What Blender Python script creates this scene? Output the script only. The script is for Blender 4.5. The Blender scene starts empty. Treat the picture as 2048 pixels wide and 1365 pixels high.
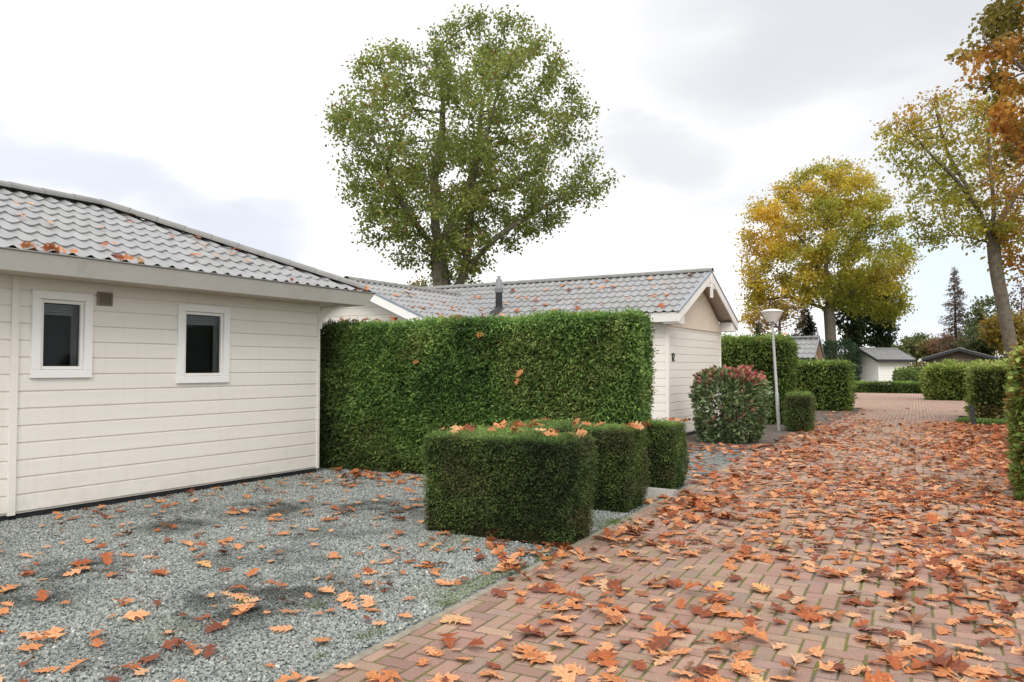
import bpy, bmesh, math, random
import numpy as np
from mathutils import Vector, Matrix

random.seed(7)
RNG = np.random.default_rng(11)
scn = bpy.context.scene
COL = scn.collection
LOC = {}

# ------------------------------------------------------------------ helpers
def tag(o, label=None, cat=None, group=None, kind=None):
    if label: o['label'] = label
    if cat: o['category'] = cat
    if group: o['group'] = group
    if kind: o['kind'] = kind
    return o

def empty(name, loc, label=None, cat=None, group=None):
    o = bpy.data.objects.new(name, None)
    o.location = loc
    o.empty_display_size = 0.2
    COL.objects.link(o)
    LOC[o] = np.array(loc, float)
    return tag(o, label, cat, group)

def build(name, verts, faces, mats, parent=None, cols=None, smooth=False, midx=None, loc=None):
    """verts in world coordinates; faces: list of index tuples or list of 2D int arrays (each of uniform size)."""
    verts = np.asarray(verts, np.float64).reshape(-1, 3)
    off = LOC[parent] if parent is not None else (np.array(loc, float) if loc is not None else np.zeros(3))
    me = bpy.data.meshes.new(name)
    v = (verts - off).astype(np.float32)
    if isinstance(faces, np.ndarray): faces = [faces]
    if len(faces) and isinstance(faces[0], np.ndarray) and faces[0].ndim == 2:
        tot = np.concatenate([np.full(len(f), f.shape[1], np.int32) for f in faces])
        idx = np.concatenate([f.ravel() for f in faces]).astype(np.int32)
    else:
        tot = np.array([len(f) for f in faces], np.int32)
        idx = np.array([i for f in faces for i in f], np.int32)
    st = np.zeros(len(tot), np.int32); st[1:] = np.cumsum(tot)[:-1]
    me.vertices.add(len(v)); me.vertices.foreach_set('co', v.ravel())
    me.loops.add(len(idx)); me.loops.foreach_set('vertex_index', idx)
    me.polygons.add(len(tot)); me.polygons.foreach_set('loop_start', st); me.polygons.foreach_set('loop_total', tot)
    me.polygons.foreach_set('use_smooth', np.full(len(tot), bool(smooth)))
    if not isinstance(mats, (list, tuple)): mats = [mats]
    for m in mats: me.materials.append(m)
    if midx is not None: me.polygons.foreach_set('material_index', np.asarray(midx, np.int32))
    if cols is not None:
        a = me.color_attributes.new('Col', 'FLOAT_COLOR', 'POINT')
        c = np.ones((len(v), 4), np.float32); c[:, :3] = cols
        a.data.foreach_set('color', c.ravel())
    me.update(calc_edges=True); me.validate()
    o = bpy.data.objects.new(name, me)
    COL.objects.link(o)
    if parent is not None:
        o.parent = parent; LOC[o] = off
    else:
        o.location = off; LOC[o] = off
    return o

class MB:
    def __init__(s): s.v = []; s.f = []; s.n = 0
    def add(s, v, f):
        s.v.append(np.asarray(v, float).reshape(-1, 3))
        s.f += [tuple(int(i) + s.n for i in q) for q in f]
        s.n += len(s.v[-1])
    def box(s, x0, x1, y0, y1, z0, z1, ch=0.0):
        if ch <= 0:
            v = [(x, y, z) for z in (z0, z1) for y in (y0, y1) for x in (x0, x1)]
            f = [(0, 2, 3, 1), (4, 5, 7, 6), (0, 1, 5, 4), (2, 6, 7, 3), (0, 4, 6, 2), (1, 3, 7, 5)]
            s.add(v, f)
        else:
            c = ch
            def ring(z, i): return [(x0 + i, y0 + i, z), (x1 - i, y0 + i, z), (x1 - i, y1 - i, z), (x0 + i, y1 - i, z)]
            R = [ring(z0, c), ring(z0 + c, 0), ring(z1 - c, 0), ring(z1, c)]
            v = sum(R, []); f = [(3, 2, 1, 0), (12, 13, 14, 15)]
            for k in range(3):
                for i in range(4):
                    j = (i + 1) % 4
                    f.append((4*k+i, 4*k+j, 4*k+4+j, 4*k+4+i))
            s.add(v, f)
    def prism(s, poly, d):
        """poly: list of 3D points, extruded by vector d."""
        p = np.array(poly, float); n = len(p)
        v = np.concatenate([p, p + np.array(d, float)])
        f = [tuple(range(n - 1, -1, -1)), tuple(range(n, 2*n))] + [(i, (i+1) % n, n+(i+1) % n, n+i) for i in range(n)]
        s.add(v, f)
    def tube(s, pts, rad, seg=10, cap=True):
        v, f = tube_arrays(pts, rad, seg, cap); s.add(v, f)
    def lathe(s, prof, c, seg=24):
        v = []; f = []
        for r, z in prof:
            for k in range(seg):
                a = 2*math.pi*k/seg
                v.append((c[0]+r*math.cos(a), c[1]+r*math.sin(a), c[2]+z))
        for i in range(len(prof)-1):
            for k in range(seg):
                j = (k+1) % seg
                f.append((i*seg+k, i*seg+j, (i+1)*seg+j, (i+1)*seg+k))
        f.append(tuple(range(seg-1, -1, -1))); f.append(tuple((len(prof)-1)*seg+k for k in range(seg)))
        s.add(v, f)
    def out(s, name, mat, parent=None, **k):
        return build(name, np.concatenate(s.v), s.f, mat, parent, **k)

def tube_arrays(pts, rad, seg=8, cap=True):
    pts = np.array(pts, float); n = len(pts)
    rad = np.broadcast_to(np.array(rad, float), (n,))
    t = np.zeros_like(pts); t[1:-1] = pts[2:] - pts[:-2]; t[0] = pts[1]-pts[0]; t[-1] = pts[-1]-pts[-2]
    t /= np.linalg.norm(t, axis=1)[:, None] + 1e-9
    u = np.cross(t[0], (0, 0, 1.0))
    if np.linalg.norm(u) < 1e-3: u = np.array((1.0, 0, 0))
    V = []; a = np.arange(seg)*2*math.pi/seg
    for i in range(n):
        u = u - t[i]*(u @ t[i]); u /= np.linalg.norm(u) + 1e-9
        w = np.cross(t[i], u)
        V.append(pts[i] + rad[i]*(np.cos(a)[:, None]*u + np.sin(a)[:, None]*w))
    V = np.concatenate(V)
    F = [(i*seg+k, i*seg+(k+1) % seg, (i+1)*seg+(k+1) % seg, (i+1)*seg+k) for i in range(n-1) for k in range(seg)]
    if cap: F += [tuple(range(seg-1, -1, -1)), tuple((n-1)*seg+k for k in range(seg))]
    return V, F

_lat = RNG.random((32, 32, 32))
def vnoise(p, sc=1.0):
    """smooth value noise 0..1 at points p (N,3)."""
    q = np.asarray(p, float)*sc + 100.37
    i = np.floor(q).astype(int); f = q - i; f = f*f*(3-2*f); i %= 32; j = (i+1) % 32
    L = _lat; X, Y, Z = f[:, 0], f[:, 1], f[:, 2]
    def l(a, b, t): return a + (b-a)*t
    c = l(l(l(L[i[:,0],i[:,1],i[:,2]], L[j[:,0],i[:,1],i[:,2]], X), l(L[i[:,0],j[:,1],i[:,2]], L[j[:,0],j[:,1],i[:,2]], X), Y),
          l(l(L[i[:,0],i[:,1],j[:,2]], L[j[:,0],i[:,1],j[:,2]], X), l(L[i[:,0],j[:,1],j[:,2]], L[j[:,0],j[:,1],j[:,2]], X), Y), Z)
    return c

def norm(a): return a/(np.linalg.norm(a, axis=-1, keepdims=True)+1e-9)
def rvec(n): return norm(RNG.normal(size=(n, 3)))
def pal(t, stops):
    """piecewise-linear palette; t (N,), stops [(t, rgb)]."""
    xs = [s[0] for s in stops]; c = np.array([s[1] for s in stops])
    return np.stack([np.interp(t, xs, c[:, k]) for k in range(3)], 1)

def scatter(shape, pos, axis, nrm, size, cols):
    """copies of shape (verts, faces): local y along axis, local z along nrm. -> verts, faces, cols"""
    bv, bf = shape; bv = np.array(bv, float); n = len(pos); k = len(bv)
    y = norm(axis); x = norm(np.cross(y, nrm)); z = np.cross(x, y)
    s = np.broadcast_to(size, (n,))[:, None, None]
    V = pos[:, None, :] + s*(bv[None, :, 0:1]*x[:, None, :] + bv[None, :, 1:2]*y[:, None, :] + bv[None, :, 2:3]*z[:, None, :])
    base = (np.arange(n)*k)[:, None]
    by = {}
    for f in bf: by.setdefault(len(f), []).append(f)
    F = [(base[:, :, None] + np.array(fs)[None]).reshape(-1, m) for m, fs in by.items()]
    C = np.repeat(cols, k, axis=0)
    return V.reshape(-1, 3), F, C

def merge(parts):
    V = []; F = {}; Cc = []; o = 0
    for v, f, c in parts:
        for q in f: F.setdefault(q.shape[1], []).append(q + o)
        V.append(v); Cc.append(c); o += len(v)
    return np.concatenate(V), [np.concatenate(x) for x in F.values()], np.concatenate(Cc)

# leaf shapes (unit length along y)
DIAMOND = ([(0, 0, 0), (.32, .45, .06), (0, 1, 0), (-.32, .45, .06), (0, .5, -.03)], [(0, 1, 4), (1, 2, 4), (2, 3, 4), (3, 0, 4)])
OVAL = ([(0, 0, 0), (.2, .25, .05), (.24, .6, .05), (0, 1, -.05), (-.24, .6, .05), (-.2, .25, .05)], [(0, 1, 2, 3), (0, 3, 4, 5)])
FROND = ([(0, 0, 0), (.16, .35, .02), (.10, .7, .0), (0, 1, -.06), (-.10, .7, .0), (-.16, .35, .02)], [(0, 1, 2, 3), (0, 3, 4, 5)])
LOBE = ([(0, 0, 0), (.12, .25, .02), (.42, .3, .06), (.2, .5, .03), (.36, .78, .05), (0, 1, -.05), (-.36, .78, .05), (-.2, .5, .03), (-.42, .3, .06), (-.12, .25, .02)],
        [(0, 1, 2, 3), (0, 3, 4, 5), (0, 5, 6, 7), (0, 7, 8, 9)])
SPRAY = ([(0, 0, 0), (.22, .30, .03), (.30, .62, .02), (.12, .72, 0), (0, 1, -.06), (-.12, .72, 0), (-.30, .62, .02), (-.22, .30, .03)], [(0, 1, 2, 3, 4), (0, 4, 5, 6, 7)])
NEEDLE = ([(-.05, 0, 0), (.05, 0, 0), (.03, 1, -.05), (-.03, 1, -.05)], [(0, 1, 2, 3)])

# ------------------------------------------------------------------ materials
def newmat(name):
    m = bpy.data.materials.new(name); m.use_nodes = True
    nt = m.node_tree; nt.nodes.clear()
    out = nt.nodes.new('ShaderNodeOutputMaterial')
    return m, nt, out
def N(nt, t, **kw):
    n = nt.nodes.new(t)
    for k, v in kw.items():
        if k in n.inputs: n.inputs[k].default_value = v
        else: setattr(n, k, v)
    return n
def L(nt, a, b): nt.links.new(a, b)
def c4(c): return (c[0], c[1], c[2], 1)
def noise(nt, scale, detail=4, rough=.6, vec=None):
    n = N(nt, 'ShaderNodeTexNoise'); n.inputs['Scale'].default_value = scale; n.inputs['Detail'].default_value = detail; n.inputs['Roughness'].default_value = rough
    if vec is None:
        tc = N(nt, 'ShaderNodeTexCoord'); vec = tc.outputs['Object']
    L(nt, vec, n.inputs['Vector']); return n
def ramp(nt, src, stops):
    r = N(nt, 'ShaderNodeValToRGB'); e = r.color_ramp.elements
    e[0].position, e[0].color = stops[0][0], c4(stops[0][1]); e[1].position, e[1].color = stops[-1][0], c4(stops[-1][1])
    for p, c in stops[1:-1]:
        x = e.new(p); x.color = c4(c)
    L(nt, src, r.inputs['Fac']); return r
def mixc(nt, fac, a, b, blend='MIX'):
    m = N(nt, 'ShaderNodeMix', data_type='RGBA', blend_type=blend)
    for s, v in ((m.inputs[0], fac), (m.inputs[6], a), (m.inputs[7], b)):
        if hasattr(v, 'is_linked'): L(nt, v, s)
        elif isinstance(v, (int, float)): s.default_value = v
        else: s.default_value = c4(v)
    return m.outputs[2]

def surf(name, col, rough=.6, var=.12, scale=3, bump=0, bscale=60, spec=.3, dirt=None, metal=0, fine=0):
    m, nt, out = newmat(name)
    b = N(nt, 'ShaderNodeBsdfPrincipled'); b.inputs['Roughness'].default_value = rough
    b.inputs['Specular IOR Level'].default_value = spec; b.inputs['Metallic'].default_value = metal
    n1 = noise(nt, scale)
    lo = [x*(1-var) for x in col]; hi = [min(1, x*(1+var)) for x in col]
    c = ramp(nt, n1.outputs['Fac'], [(.3, lo), (.7, hi)]).outputs['Color']
    if fine:
        n3 = noise(nt, 350, 2)
        g = ramp(nt, n3.outputs['Fac'], [(.3, (1-fine,)*3), (.7, (1+fine*.6,)*3)]).outputs['Color']
        c = mixc(nt, 1.0, c, g, 'MULTIPLY')
    if dirt:
        n2 = noise(nt, 1.3, 6, .7)
        f = ramp(nt, n2.outputs['Fac'], [(.5, (0, 0, 0)), (.8, (.6, .6, .6))]).outputs['Color']
        c = mixc(nt, f, c, dirt)
    L(nt, c, b.inputs['Base Color'])
    if bump:
        nb = noise(nt, bscale, 4); bp = N(nt, 'ShaderNodeBump'); bp.inputs['Strength'].default_value = bump; bp.inputs['Distance'].default_value = .01
        L(nt, nb.outputs['Fac'], bp.inputs['Height']); L(nt, bp.outputs['Normal'], b.inputs['Normal'])
    L(nt, b.outputs[0], out.inputs[0])
    return m

def leafmat(name, trans=.35, rough=.55, spec=.25, speck=0.0):
    m, nt, out = newmat(name)
    at = N(nt, 'ShaderNodeAttribute'); at.attribute_name = 'Col'
    c = at.outputs['Color']
    if speck:
        n = noise(nt, 45, 5, .7); g = ramp(nt, n.outputs['Fac'], [(.3, (1-speck,)*3), (.7, (1+speck*.5,)*3)])
        c = mixc(nt, 1.0, c, g.outputs['Color'], 'MULTIPLY')
    b = N(nt, 'ShaderNodeBsdfPrincipled'); b.inputs['Roughness'].default_value = rough; b.inputs['Specular IOR Level'].default_value = spec
    L(nt, c, b.inputs['Base Color'])
    t = N(nt, 'ShaderNodeBsdfTranslucent'); L(nt, c, t.inputs['Color'])
    mx = N(nt, 'ShaderNodeMixShader'); mx.inputs[0].default_value = trans
    L(nt, b.outputs[0], mx.inputs[1]); L(nt, t.outputs[0], mx.inputs[2]); L(nt, mx.outputs[0], out.inputs[0])
    return m

M = {}
M['leaf'] = leafmat('tree_leaf', .48)
M['hedge'] = leafmat('hedge_leaf', .25, .6, .2)
M['glossleaf'] = leafmat('glossy_leaf', .2, .32, .5)
M['fallen'] = leafmat('fallen_leaf', .15, .6, .25, speck=.28)
M['bark'] = surf('bark', (.14, .12, .095), .9, .35, 6, .8, 18, .1, dirt=(.13, .15, .09))
M['barkdark'] = surf('dark_bark', (.07, .055, .045), .9, .35, 6, .6, 18, .1)
M['core'] = surf('hedge_core', (.016, .018, .009), 1, .5, 14, .8, 30, 0)
M['coretwig'] = surf('hedge_core_dry', (.05, .045, .025), 1, .5, 14, .8, 30, 0)
def sidingmat():
    m, nt, out = newmat('cream_siding_paint')
    b = N(nt, 'ShaderNodeBsdfPrincipled'); b.inputs['Roughness'].default_value = .48; b.inputs['Specular IOR Level'].default_value = .3
    tc = N(nt, 'ShaderNodeTexCoord')
    mp = N(nt, 'ShaderNodeMapping'); mp.inputs['Scale'].default_value = (1, .35, 9); L(nt, tc.outputs['Object'], mp.inputs['Vector'])
    n1 = noise(nt, 1.6, 5, .6, mp.outputs[0]); c = ramp(nt, n1.outputs['Fac'], [(.3, (.775, .735, .68)), (.7, (.81, .775, .72))]).outputs['Color']
    n0 = noise(nt, 260, 2, .6, tc.outputs['Object']); g = ramp(nt, n0.outputs['Fac'], [(.3, (.965,)*3), (.7, (1.02,)*3)]).outputs['Color']; c = mixc(nt, 1.0, c, g, 'MULTIPLY')
    # rain streaks
    ms = N(nt, 'ShaderNodeMapping'); ms.inputs['Scale'].default_value = (1, 14, .7); L(nt, tc.outputs['Object'], ms.inputs['Vector'])
    n2 = noise(nt, 1.0, 6, .7, ms.outputs[0]); f = ramp(nt, n2.outputs['Fac'], [(.52, (0, 0, 0)), (.85, (.35, .35, .35))]).outputs['Color']
    c = mixc(nt, f, c, (.60, .56, .49))
    # splash dirt and algae near the ground
    sp = N(nt, 'ShaderNodeSeparateXYZ'); L(nt, tc.outputs['Object'], sp.inputs[0])
    mr = N(nt, 'ShaderNodeMapRange'); L(nt, sp.outputs['Z'], mr.inputs[0]); mr.inputs[1].default_value = .55; mr.inputs[2].default_value = .04; mr.inputs[3].default_value = 0; mr.inputs[4].default_value = .8
    n3 = noise(nt, 5, 6, .75, tc.outputs['Object']); f3 = ramp(nt, n3.outputs['Fac'], [(.40, (0, 0, 0)), (.75, (.6, .6, .6))]).outputs['Color']
    mu = N(nt, 'ShaderNodeMath', operation='MULTIPLY'); L(nt, f3, mu.inputs[0]); L(nt, mr.outputs[0], mu.inputs[1])
    c = mixc(nt, mu.outputs[0], c, (.50, .47, .38))
    L(nt, c, b.inputs['Base Color'])
    bp = N(nt, 'ShaderNodeBump'); bp.inputs['Strength'].default_value = .08; bp.inputs['Distance'].default_value = .01
    n4 = noise(nt, 8, 4, .6, mp.outputs[0]); L(nt, n4.outputs['Fac'], bp.inputs['Height']); L(nt, bp.outputs['Normal'], b.inputs['Normal'])
    L(nt, b.outputs[0], out.inputs[0]); return m
M['wall'] = sidingmat()
M['wallshade'] = surf('gable_panel_paint', (.70, .61, .50), .55, .04, 2, .06, 40, .25)
M['trim'] = surf('white_trim_paint', (.83, .825, .81), .4, .025, 2, .03, 40, .35)
M['fascia'] = surf('grey_white_fascia', (.64, .62, .595), .5, .045, 1.2, .03, 40, .3, dirt=(.49, .46, .40))
M['barge'] = surf('white_barge_board', (.78, .765, .74), .5, .05, 2, .05, 40, .3, dirt=(.56, .54, .48))
M['soffit'] = surf('beige_soffit', (.56, .49, .41), .6, .06, 3, .05, 40, .2)
M['tile'] = surf('grey_roof_tile', (.225, .226, .23), .42, .14, 2.2, .10, 90, .45, dirt=(.155, .16, .135), fine=.08)
M['ridge'] = surf('ridge_tile', (.20, .198, .19), .6, .16, 3, .2, 60, .35, dirt=(.15, .16, .12))
M['lead'] = surf('zinc_valley', (.22, .25, .29), .45, .1, 3, 0, 60, .4)
M['black'] = surf('black_plastic', (.018, .018, .02), .5, .2, 6, .1, 60, .4)
M['plinth'] = surf('black_plinth', (.022, .022, .024), .8, .3, 6, .3, 60, .2)
M['darkfascia'] = surf('anthracite_board', (.03, .03, .034), .5, .15, 4, 0, 60, .4)
M['galv'] = surf('galvanised_steel', (.42, .425, .44), .45, .14, 12, .05, 90, .5, metal=.35, fine=.06)
M['lampwhite'] = surf('lamp_white', (.70, .68, .66), .4, .03, 4, 0, 60, .4)
M['pipegrey'] = surf('flue_grey', (.20, .20, .21), .55, .1, 5, 0, 60, .4)
M['concrete'] = surf('concrete', (.30, .285, .26), .9, .2, 9, .5, 60, .15, dirt=(.16, .17, .11), fine=.12)
M['kerb'] = surf('mossy_kerb', (.24, .215, .17), .9, .25, 12, .5, 60, .1, dirt=(.12, .13, .06), fine=.15)
M['blind'] = surf('window_blind', (.85, .85, .84), .6, .1, 5)
M['curtain'] = surf('curtain_cloth', (.60, .57, .58), .8, .1, 5)
M['inside'] = surf('dark_interior', (.055, .055, .058), .9, .2, 3)
M['pane_backing'] = surf('charcoal_backing', (.085, .085, .088), .9, .2, 30, 0, 60, .1)
M['ventgrey'] = surf('vent_plastic', (.24, .21, .165), .6, .1, 9)
M['brownwall'] = surf('brown_timber', (.11, .08, .06), .7, .15, 5, .1)
M['tanwall'] = surf('tan_timber', (.52, .42, .29), .6, .06, 3, .05)
M['whitewall'] = surf('white_shed_paint', (.88, .86, .83), .55, .03, 2, .03)

def glass():
    m, nt, out = newmat('window_glass')
    t = N(nt, 'ShaderNodeBsdfTransparent'); t.inputs[0].default_value = (.62, .64, .64, 1)
    g = N(nt, 'ShaderNodeBsdfGlossy'); g.inputs['Roughness'].default_value = .03; g.inputs[0].default_value = (.9, .95, 1, 1)
    fr = N(nt, 'ShaderNodeFresnel'); fr.inputs[0].default_value = 1.22
    mx = N(nt, 'ShaderNodeMixShader'); L(nt, fr.outputs[0], mx.inputs[0]); L(nt, t.outputs[0], mx.inputs[1]); L(nt, g.outputs[0], mx.inputs[2])
    L(nt, mx.outputs[0], out.inputs[0]); return m
M['glass'] = glass()

def brickmat():
    m, nt, out = newmat('clay_paver')
    at = N(nt, 'ShaderNodeAttribute'); at.attribute_name = 'Col'
    n1 = noise(nt, 160, 3, .7); g = ramp(nt, n1.outputs['Fac'], [(.28, (.50, .50, .50)), (.5, (1, 1, 1)), (.72, (1.5, 1.47, 1.44))])
    c = mixc(nt, 1.0, at.outputs['Color'], g.outputs['Color'], 'MULTIPLY')
    n2 = noise(nt, 1.1, 5, .65); f = ramp(nt, n2.outputs['Fac'], [(.45, (0, 0, 0)), (.75, (.45, .45, .45))])
    c = mixc(nt, f.outputs['Color'], c, (.20, .155, .105))
    n4 = noise(nt, 9, 5, .7); f4 = ramp(nt, n4.outputs['Fac'], [(.52, (0, 0, 0)), (.8, (.5, .5, .5))])
    c = mixc(nt, f4.outputs['Color'], c, (.13, .115, .09))
    b = N(nt, 'ShaderNodeBsdfPrincipled'); b.inputs['Roughness'].default_value = .75; b.inputs['Specular IOR Level'].default_value = .25
    L(nt, c, b.inputs['Base Color'])
    bp = N(nt, 'ShaderNodeBump'); bp.inputs['Strength'].default_value = .35; bp.inputs['Distance'].default_value = .004
    L(nt, n1.outputs['Fac'], bp.inputs['Height']); L(nt, bp.outputs['Normal'], b.inputs['Normal'])
    L(nt, b.outputs[0], out.inputs[0]); return m
M['brick'] = brickmat()
def jointmat():
    m, nt, out = newmat('mossy_joint')
    n1 = noise(nt, 2.2, 6, .7); n2 = noise(nt, 120, 3, .7)
    s = ramp(nt, n2.outputs['Fac'], [(.3, (.07, .06, .045)), (.7, (.17, .15, .115))]).outputs['Color']
    g = ramp(nt, n2.outputs['Fac'], [(.3, (.075, .09, .02)), (.7, (.18, .195, .06))]).outputs['Color']
    f = ramp(nt, n1.outputs['Fac'], [(.42, (0, 0, 0)), (.54, (1, 1, 1))]).outputs['Color']
    c = mixc(nt, f, s, g)
    b = N(nt, 'ShaderNodeBsdfPrincipled'); b.inputs['Roughness'].default_value = .95; b.inputs['Specular IOR Level'].default_value = .05
    L(nt, c, b.inputs['Base Color'])
    L(nt, b.outputs[0], out.inputs[0]); return m
M['joint'] = jointmat()
def gravelmat():
    m, nt, out = newmat('gravel_bed')
    tc = N(nt, 'ShaderNodeTexCoord')
    v = N(nt, 'ShaderNodeTexVoronoi'); v.inputs['Scale'].default_value = 62; L(nt, tc.outputs['Object'], v.inputs['Vector'])
    sep = N(nt, 'ShaderNodeSeparateColor'); L(nt, v.outputs['Color'], sep.inputs[0])
    c = ramp(nt, sep.outputs[0], [(0, (.10, .11, .105)), (.5, (.19, .205, .195)), (1, (.31, .325, .31))]).outputs['Color']
    n2 = noise(nt, 1.0, 5, .6, tc.outputs['Object']); f = ramp(nt, n2.outputs['Fac'], [(.58, (0, 0, 0)), (.72, (.4, .4, .4))]).outputs['Color']
    c = mixc(nt, f, c, (.08, .075, .075))
    d = ramp(nt, v.outputs['Distance'], [(.0, (1, 1, 1)), (.55, (1, 1, 1)), (.9, (.25, .25, .25))]).outputs['Color']
    c = mixc(nt, 1.0, c, d, 'MULTIPLY')
    b = N(nt, 'ShaderNodeBsdfPrincipled'); b.inputs['Roughness'].default_value = .85; b.inputs['Specular IOR Level'].default_value = .2
    L(nt, c, b.inputs['Base Color'])
    bp = N(nt, 'ShaderNodeBump'); bp.inputs['Strength'].default_value = .9; bp.inputs['Distance'].default_value = .012; bp.invert = True
    L(nt, v.outputs['Distance'], bp.inputs['Height']); L(nt, bp.outputs['Normal'], b.inputs['Normal'])
    L(nt, b.outputs[0], out.inputs[0]); return m
M['gravel'] = gravelmat()
def attrmat(name, rough=.8, spec=.25, fine=.25, fs=260):
    m, nt, out = newmat(name)
    at = N(nt, 'ShaderNodeAttribute'); at.attribute_name = 'Col'
    n = noise(nt, fs, 3, .7); g = ramp(nt, n.outputs['Fac'], [(.3, (1-fine,)*3), (.7, (1+fine,)*3)])
    c = mixc(nt, 1.0, at.outputs['Color'], g.outputs['Color'], 'MULTIPLY')
    b = N(nt, 'ShaderNodeBsdfPrincipled'); b.inputs['Roughness'].default_value = rough; b.inputs['Specular IOR Level'].default_value = spec
    L(nt, c, b.inputs['Base Color']); L(nt, b.outputs[0], out.inputs[0]); return m
M['stone'] = attrmat('slate_chips')
M['soil'] = surf('dark_soil', (.13, .11, .092), .95, .4, 8, .9, 45, .1, dirt=(.20, .19, .175), fine=.45)
M['earth'] = surf('grassy_earth', (.075, .085, .035), .95, .35, 2, .6, 30, .1, dirt=(.10, .085, .05))

# ------------------------------------------------------------------ camera, light, sky
cam = bpy.data.cameras.new('camera'); camo = bpy.data.objects.new('camera', cam); COL.objects.link(camo)
PITCH, YAW = math.radians(1.94), math.radians(30.84)
camo.location = (0, 0, 1.55); camo.rotation_euler = (math.pi/2 + PITCH, 0, YAW)
cam.sensor_fit = 'HORIZONTAL'; cam.sensor_width = 36; cam.lens = 1550/2048*36; cam.clip_start = .05; cam.clip_end = 2000
scn.camera = camo
CF = np.array([-math.sin(YAW)*math.cos(PITCH), math.cos(YAW)*math.cos(PITCH), math.sin(PITCH)])
CR = np.array([math.cos(YAW), math.sin(YAW), 0]); CU = np.cross(CR, CF); CC = np.array([0, 0, 1.55])
def proj(p):
    v = np.asarray(p) - CC; z = v @ CF
    return 1024 + 1550*(v @ CR)/z, 682.5 - 1550*(v @ CU)/z, z
def bearing(px, py):
    d = CF*1550 + CR*(px-1024) - CU*(py-682.5); return d/np.linalg.norm(d)
def ahead(D, lat, z):
    """point at depth D along the view heading (level), lat metres to the right."""
    h = np.array([-math.sin(YAW), math.cos(YAW), 0]); p = h*D + CR*lat; return np.array([p[0], p[1], z])

SUN_EL, SUN_AZ = math.radians(42), math.radians(150)      # azimuth clockwise from +Y
sd = bpy.data.lights.new('sun', 'SUN'); sd.energy = 1.9; sd.angle = math.radians(28); sd.color = (1, .95, .88)
so = bpy.data.objects.new('sun', sd); COL.objects.link(so)
sv = Vector((math.sin(SUN_AZ)*math.cos(SUN_EL), math.cos(SUN_AZ)*math.cos(SUN_EL), math.sin(SUN_EL)))
so.rotation_euler = sv.to_track_quat('Z', 'Y').to_euler(); so.location = (4, -6, 12)

w = bpy.data.worlds.new('World'); scn.world = w; w.use_nodes = True
nt = w.node_tree; nt.nodes.clear()
wo = N(nt, 'ShaderNodeOutputWorld'); bg = N(nt, 'ShaderNodeBackground'); bg.inputs['Strength'].default_value = .118
sky = N(nt, 'ShaderNodeTexSky'); sky.sky_type = 'NISHITA'; sky.sun_disc = False; sky.sun_elevation = SUN_EL; sky.sun_rotation = SUN_AZ
tc = N(nt, 'ShaderNodeTexCoord')
mp = N(nt, 'ShaderNodeMapping'); mp.inputs['Scale'].default_value = (1, 1, 2.6); L(nt, tc.outputs['Generated'], mp.inputs['Vector'])
nz = N(nt, 'ShaderNodeTexNoise'); nz.inputs['Scale'].default_value = 3.2; nz.inputs['Detail'].default_value = 5; nz.inputs['Roughness'].default_value = .5; L(nt, mp.outputs[0], nz.inputs['Vector'])
# distort the direction with the noise so that the cloud banks have ragged edges
sub = N(nt, 'ShaderNodeVectorMath', operation='SUBTRACT'); L(nt, nz.outputs['Color'], sub.inputs[0]); sub.inputs[1].default_value = (.5, .5, .5)
scl = N(nt, 'ShaderNodeVectorMath', operation='SCALE'); L(nt, sub.outputs[0], scl.inputs[0]); scl.inputs['Scale'].default_value = .30
add = N(nt, 'ShaderNodeVectorMath', operation='ADD'); L(nt, tc.outputs['Generated'], add.inputs[0]); L(nt, scl.outputs[0], add.inputs[1])
def cloudmask(blobs):
    acc = None
    for px, py, rx, ry, amt in blobs:
        d = bearing(px, py)
        s = N(nt, 'ShaderNodeVectorMath', operation='SUBTRACT'); L(nt, add.outputs[0], s.inputs[0]); s.inputs[1].default_value = tuple(d)
        # stretch: horizontal radius rx, vertical ry (radians)
        hx = np.array([d[1], -d[0], 0]); hx /= np.linalg.norm(hx)
        dx = N(nt, 'ShaderNodeVectorMath', operation='DOT_PRODUCT'); L(nt, s.outputs[0], dx.inputs[0]); dx.inputs[1].default_value = tuple(hx/rx)
        dz = N(nt, 'ShaderNodeVectorMath', operation='DOT_PRODUCT'); L(nt, s.outputs[0], dz.inputs[0]); dz.inputs[1].default_value = (0, 0, 1/ry)
        df = N(nt, 'ShaderNodeVectorMath', operation='DOT_PRODUCT'); L(nt, s.outputs[0], df.inputs[0]); df.inputs[1].default_value = tuple(d/1.0)
        cb = N(nt, 'ShaderNodeCombineXYZ'); L(nt, dx.outputs['Value'], cb.inputs[0]); L(nt, dz.outputs['Value'], cb.inputs[1]); L(nt, df.outputs['Value'], cb.inputs[2])
        ln = N(nt, 'ShaderNodeVectorMath', operation='LENGTH'); L(nt, cb.outputs[0], ln.inputs[0])
        mr = N(nt, 'ShaderNodeMapRange', interpolation_type='SMOOTHERSTEP'); L(nt, ln.outputs['Value'], mr.inputs[0])
        mr.inputs[1].default_value = 1.25; mr.inputs[2].default_value = .15; mr.inputs[3].default_value = 0; mr.inputs[4].default_value = amt
        if acc is None: acc = mr.outputs[0]
        else:
            a = N(nt, 'ShaderNodeMath', operation='MAXIMUM'); L(nt, acc, a.inputs[0]); L(nt, mr.outputs[0], a.inputs[1]); acc = a.outputs[0]
    return acc
gm = cloudmask([(1750, 60, .40, .15, 1), (1330, 330, .16, .07, .8), (1600, 420, .25, .06, .55), (1150, 30, .22, .06, .25), (500, 40, .22, .05, .25), (2000, 300, .2, .2, .8)])
bm = cloudmask([(120, 380, .24, .06, .85), (430, 450, .18, .055, .9), (620, 520, .16, .035, .7), (1840, 665, .10, .016, 1), (1450, 470, .15, .03, .25)])
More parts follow.
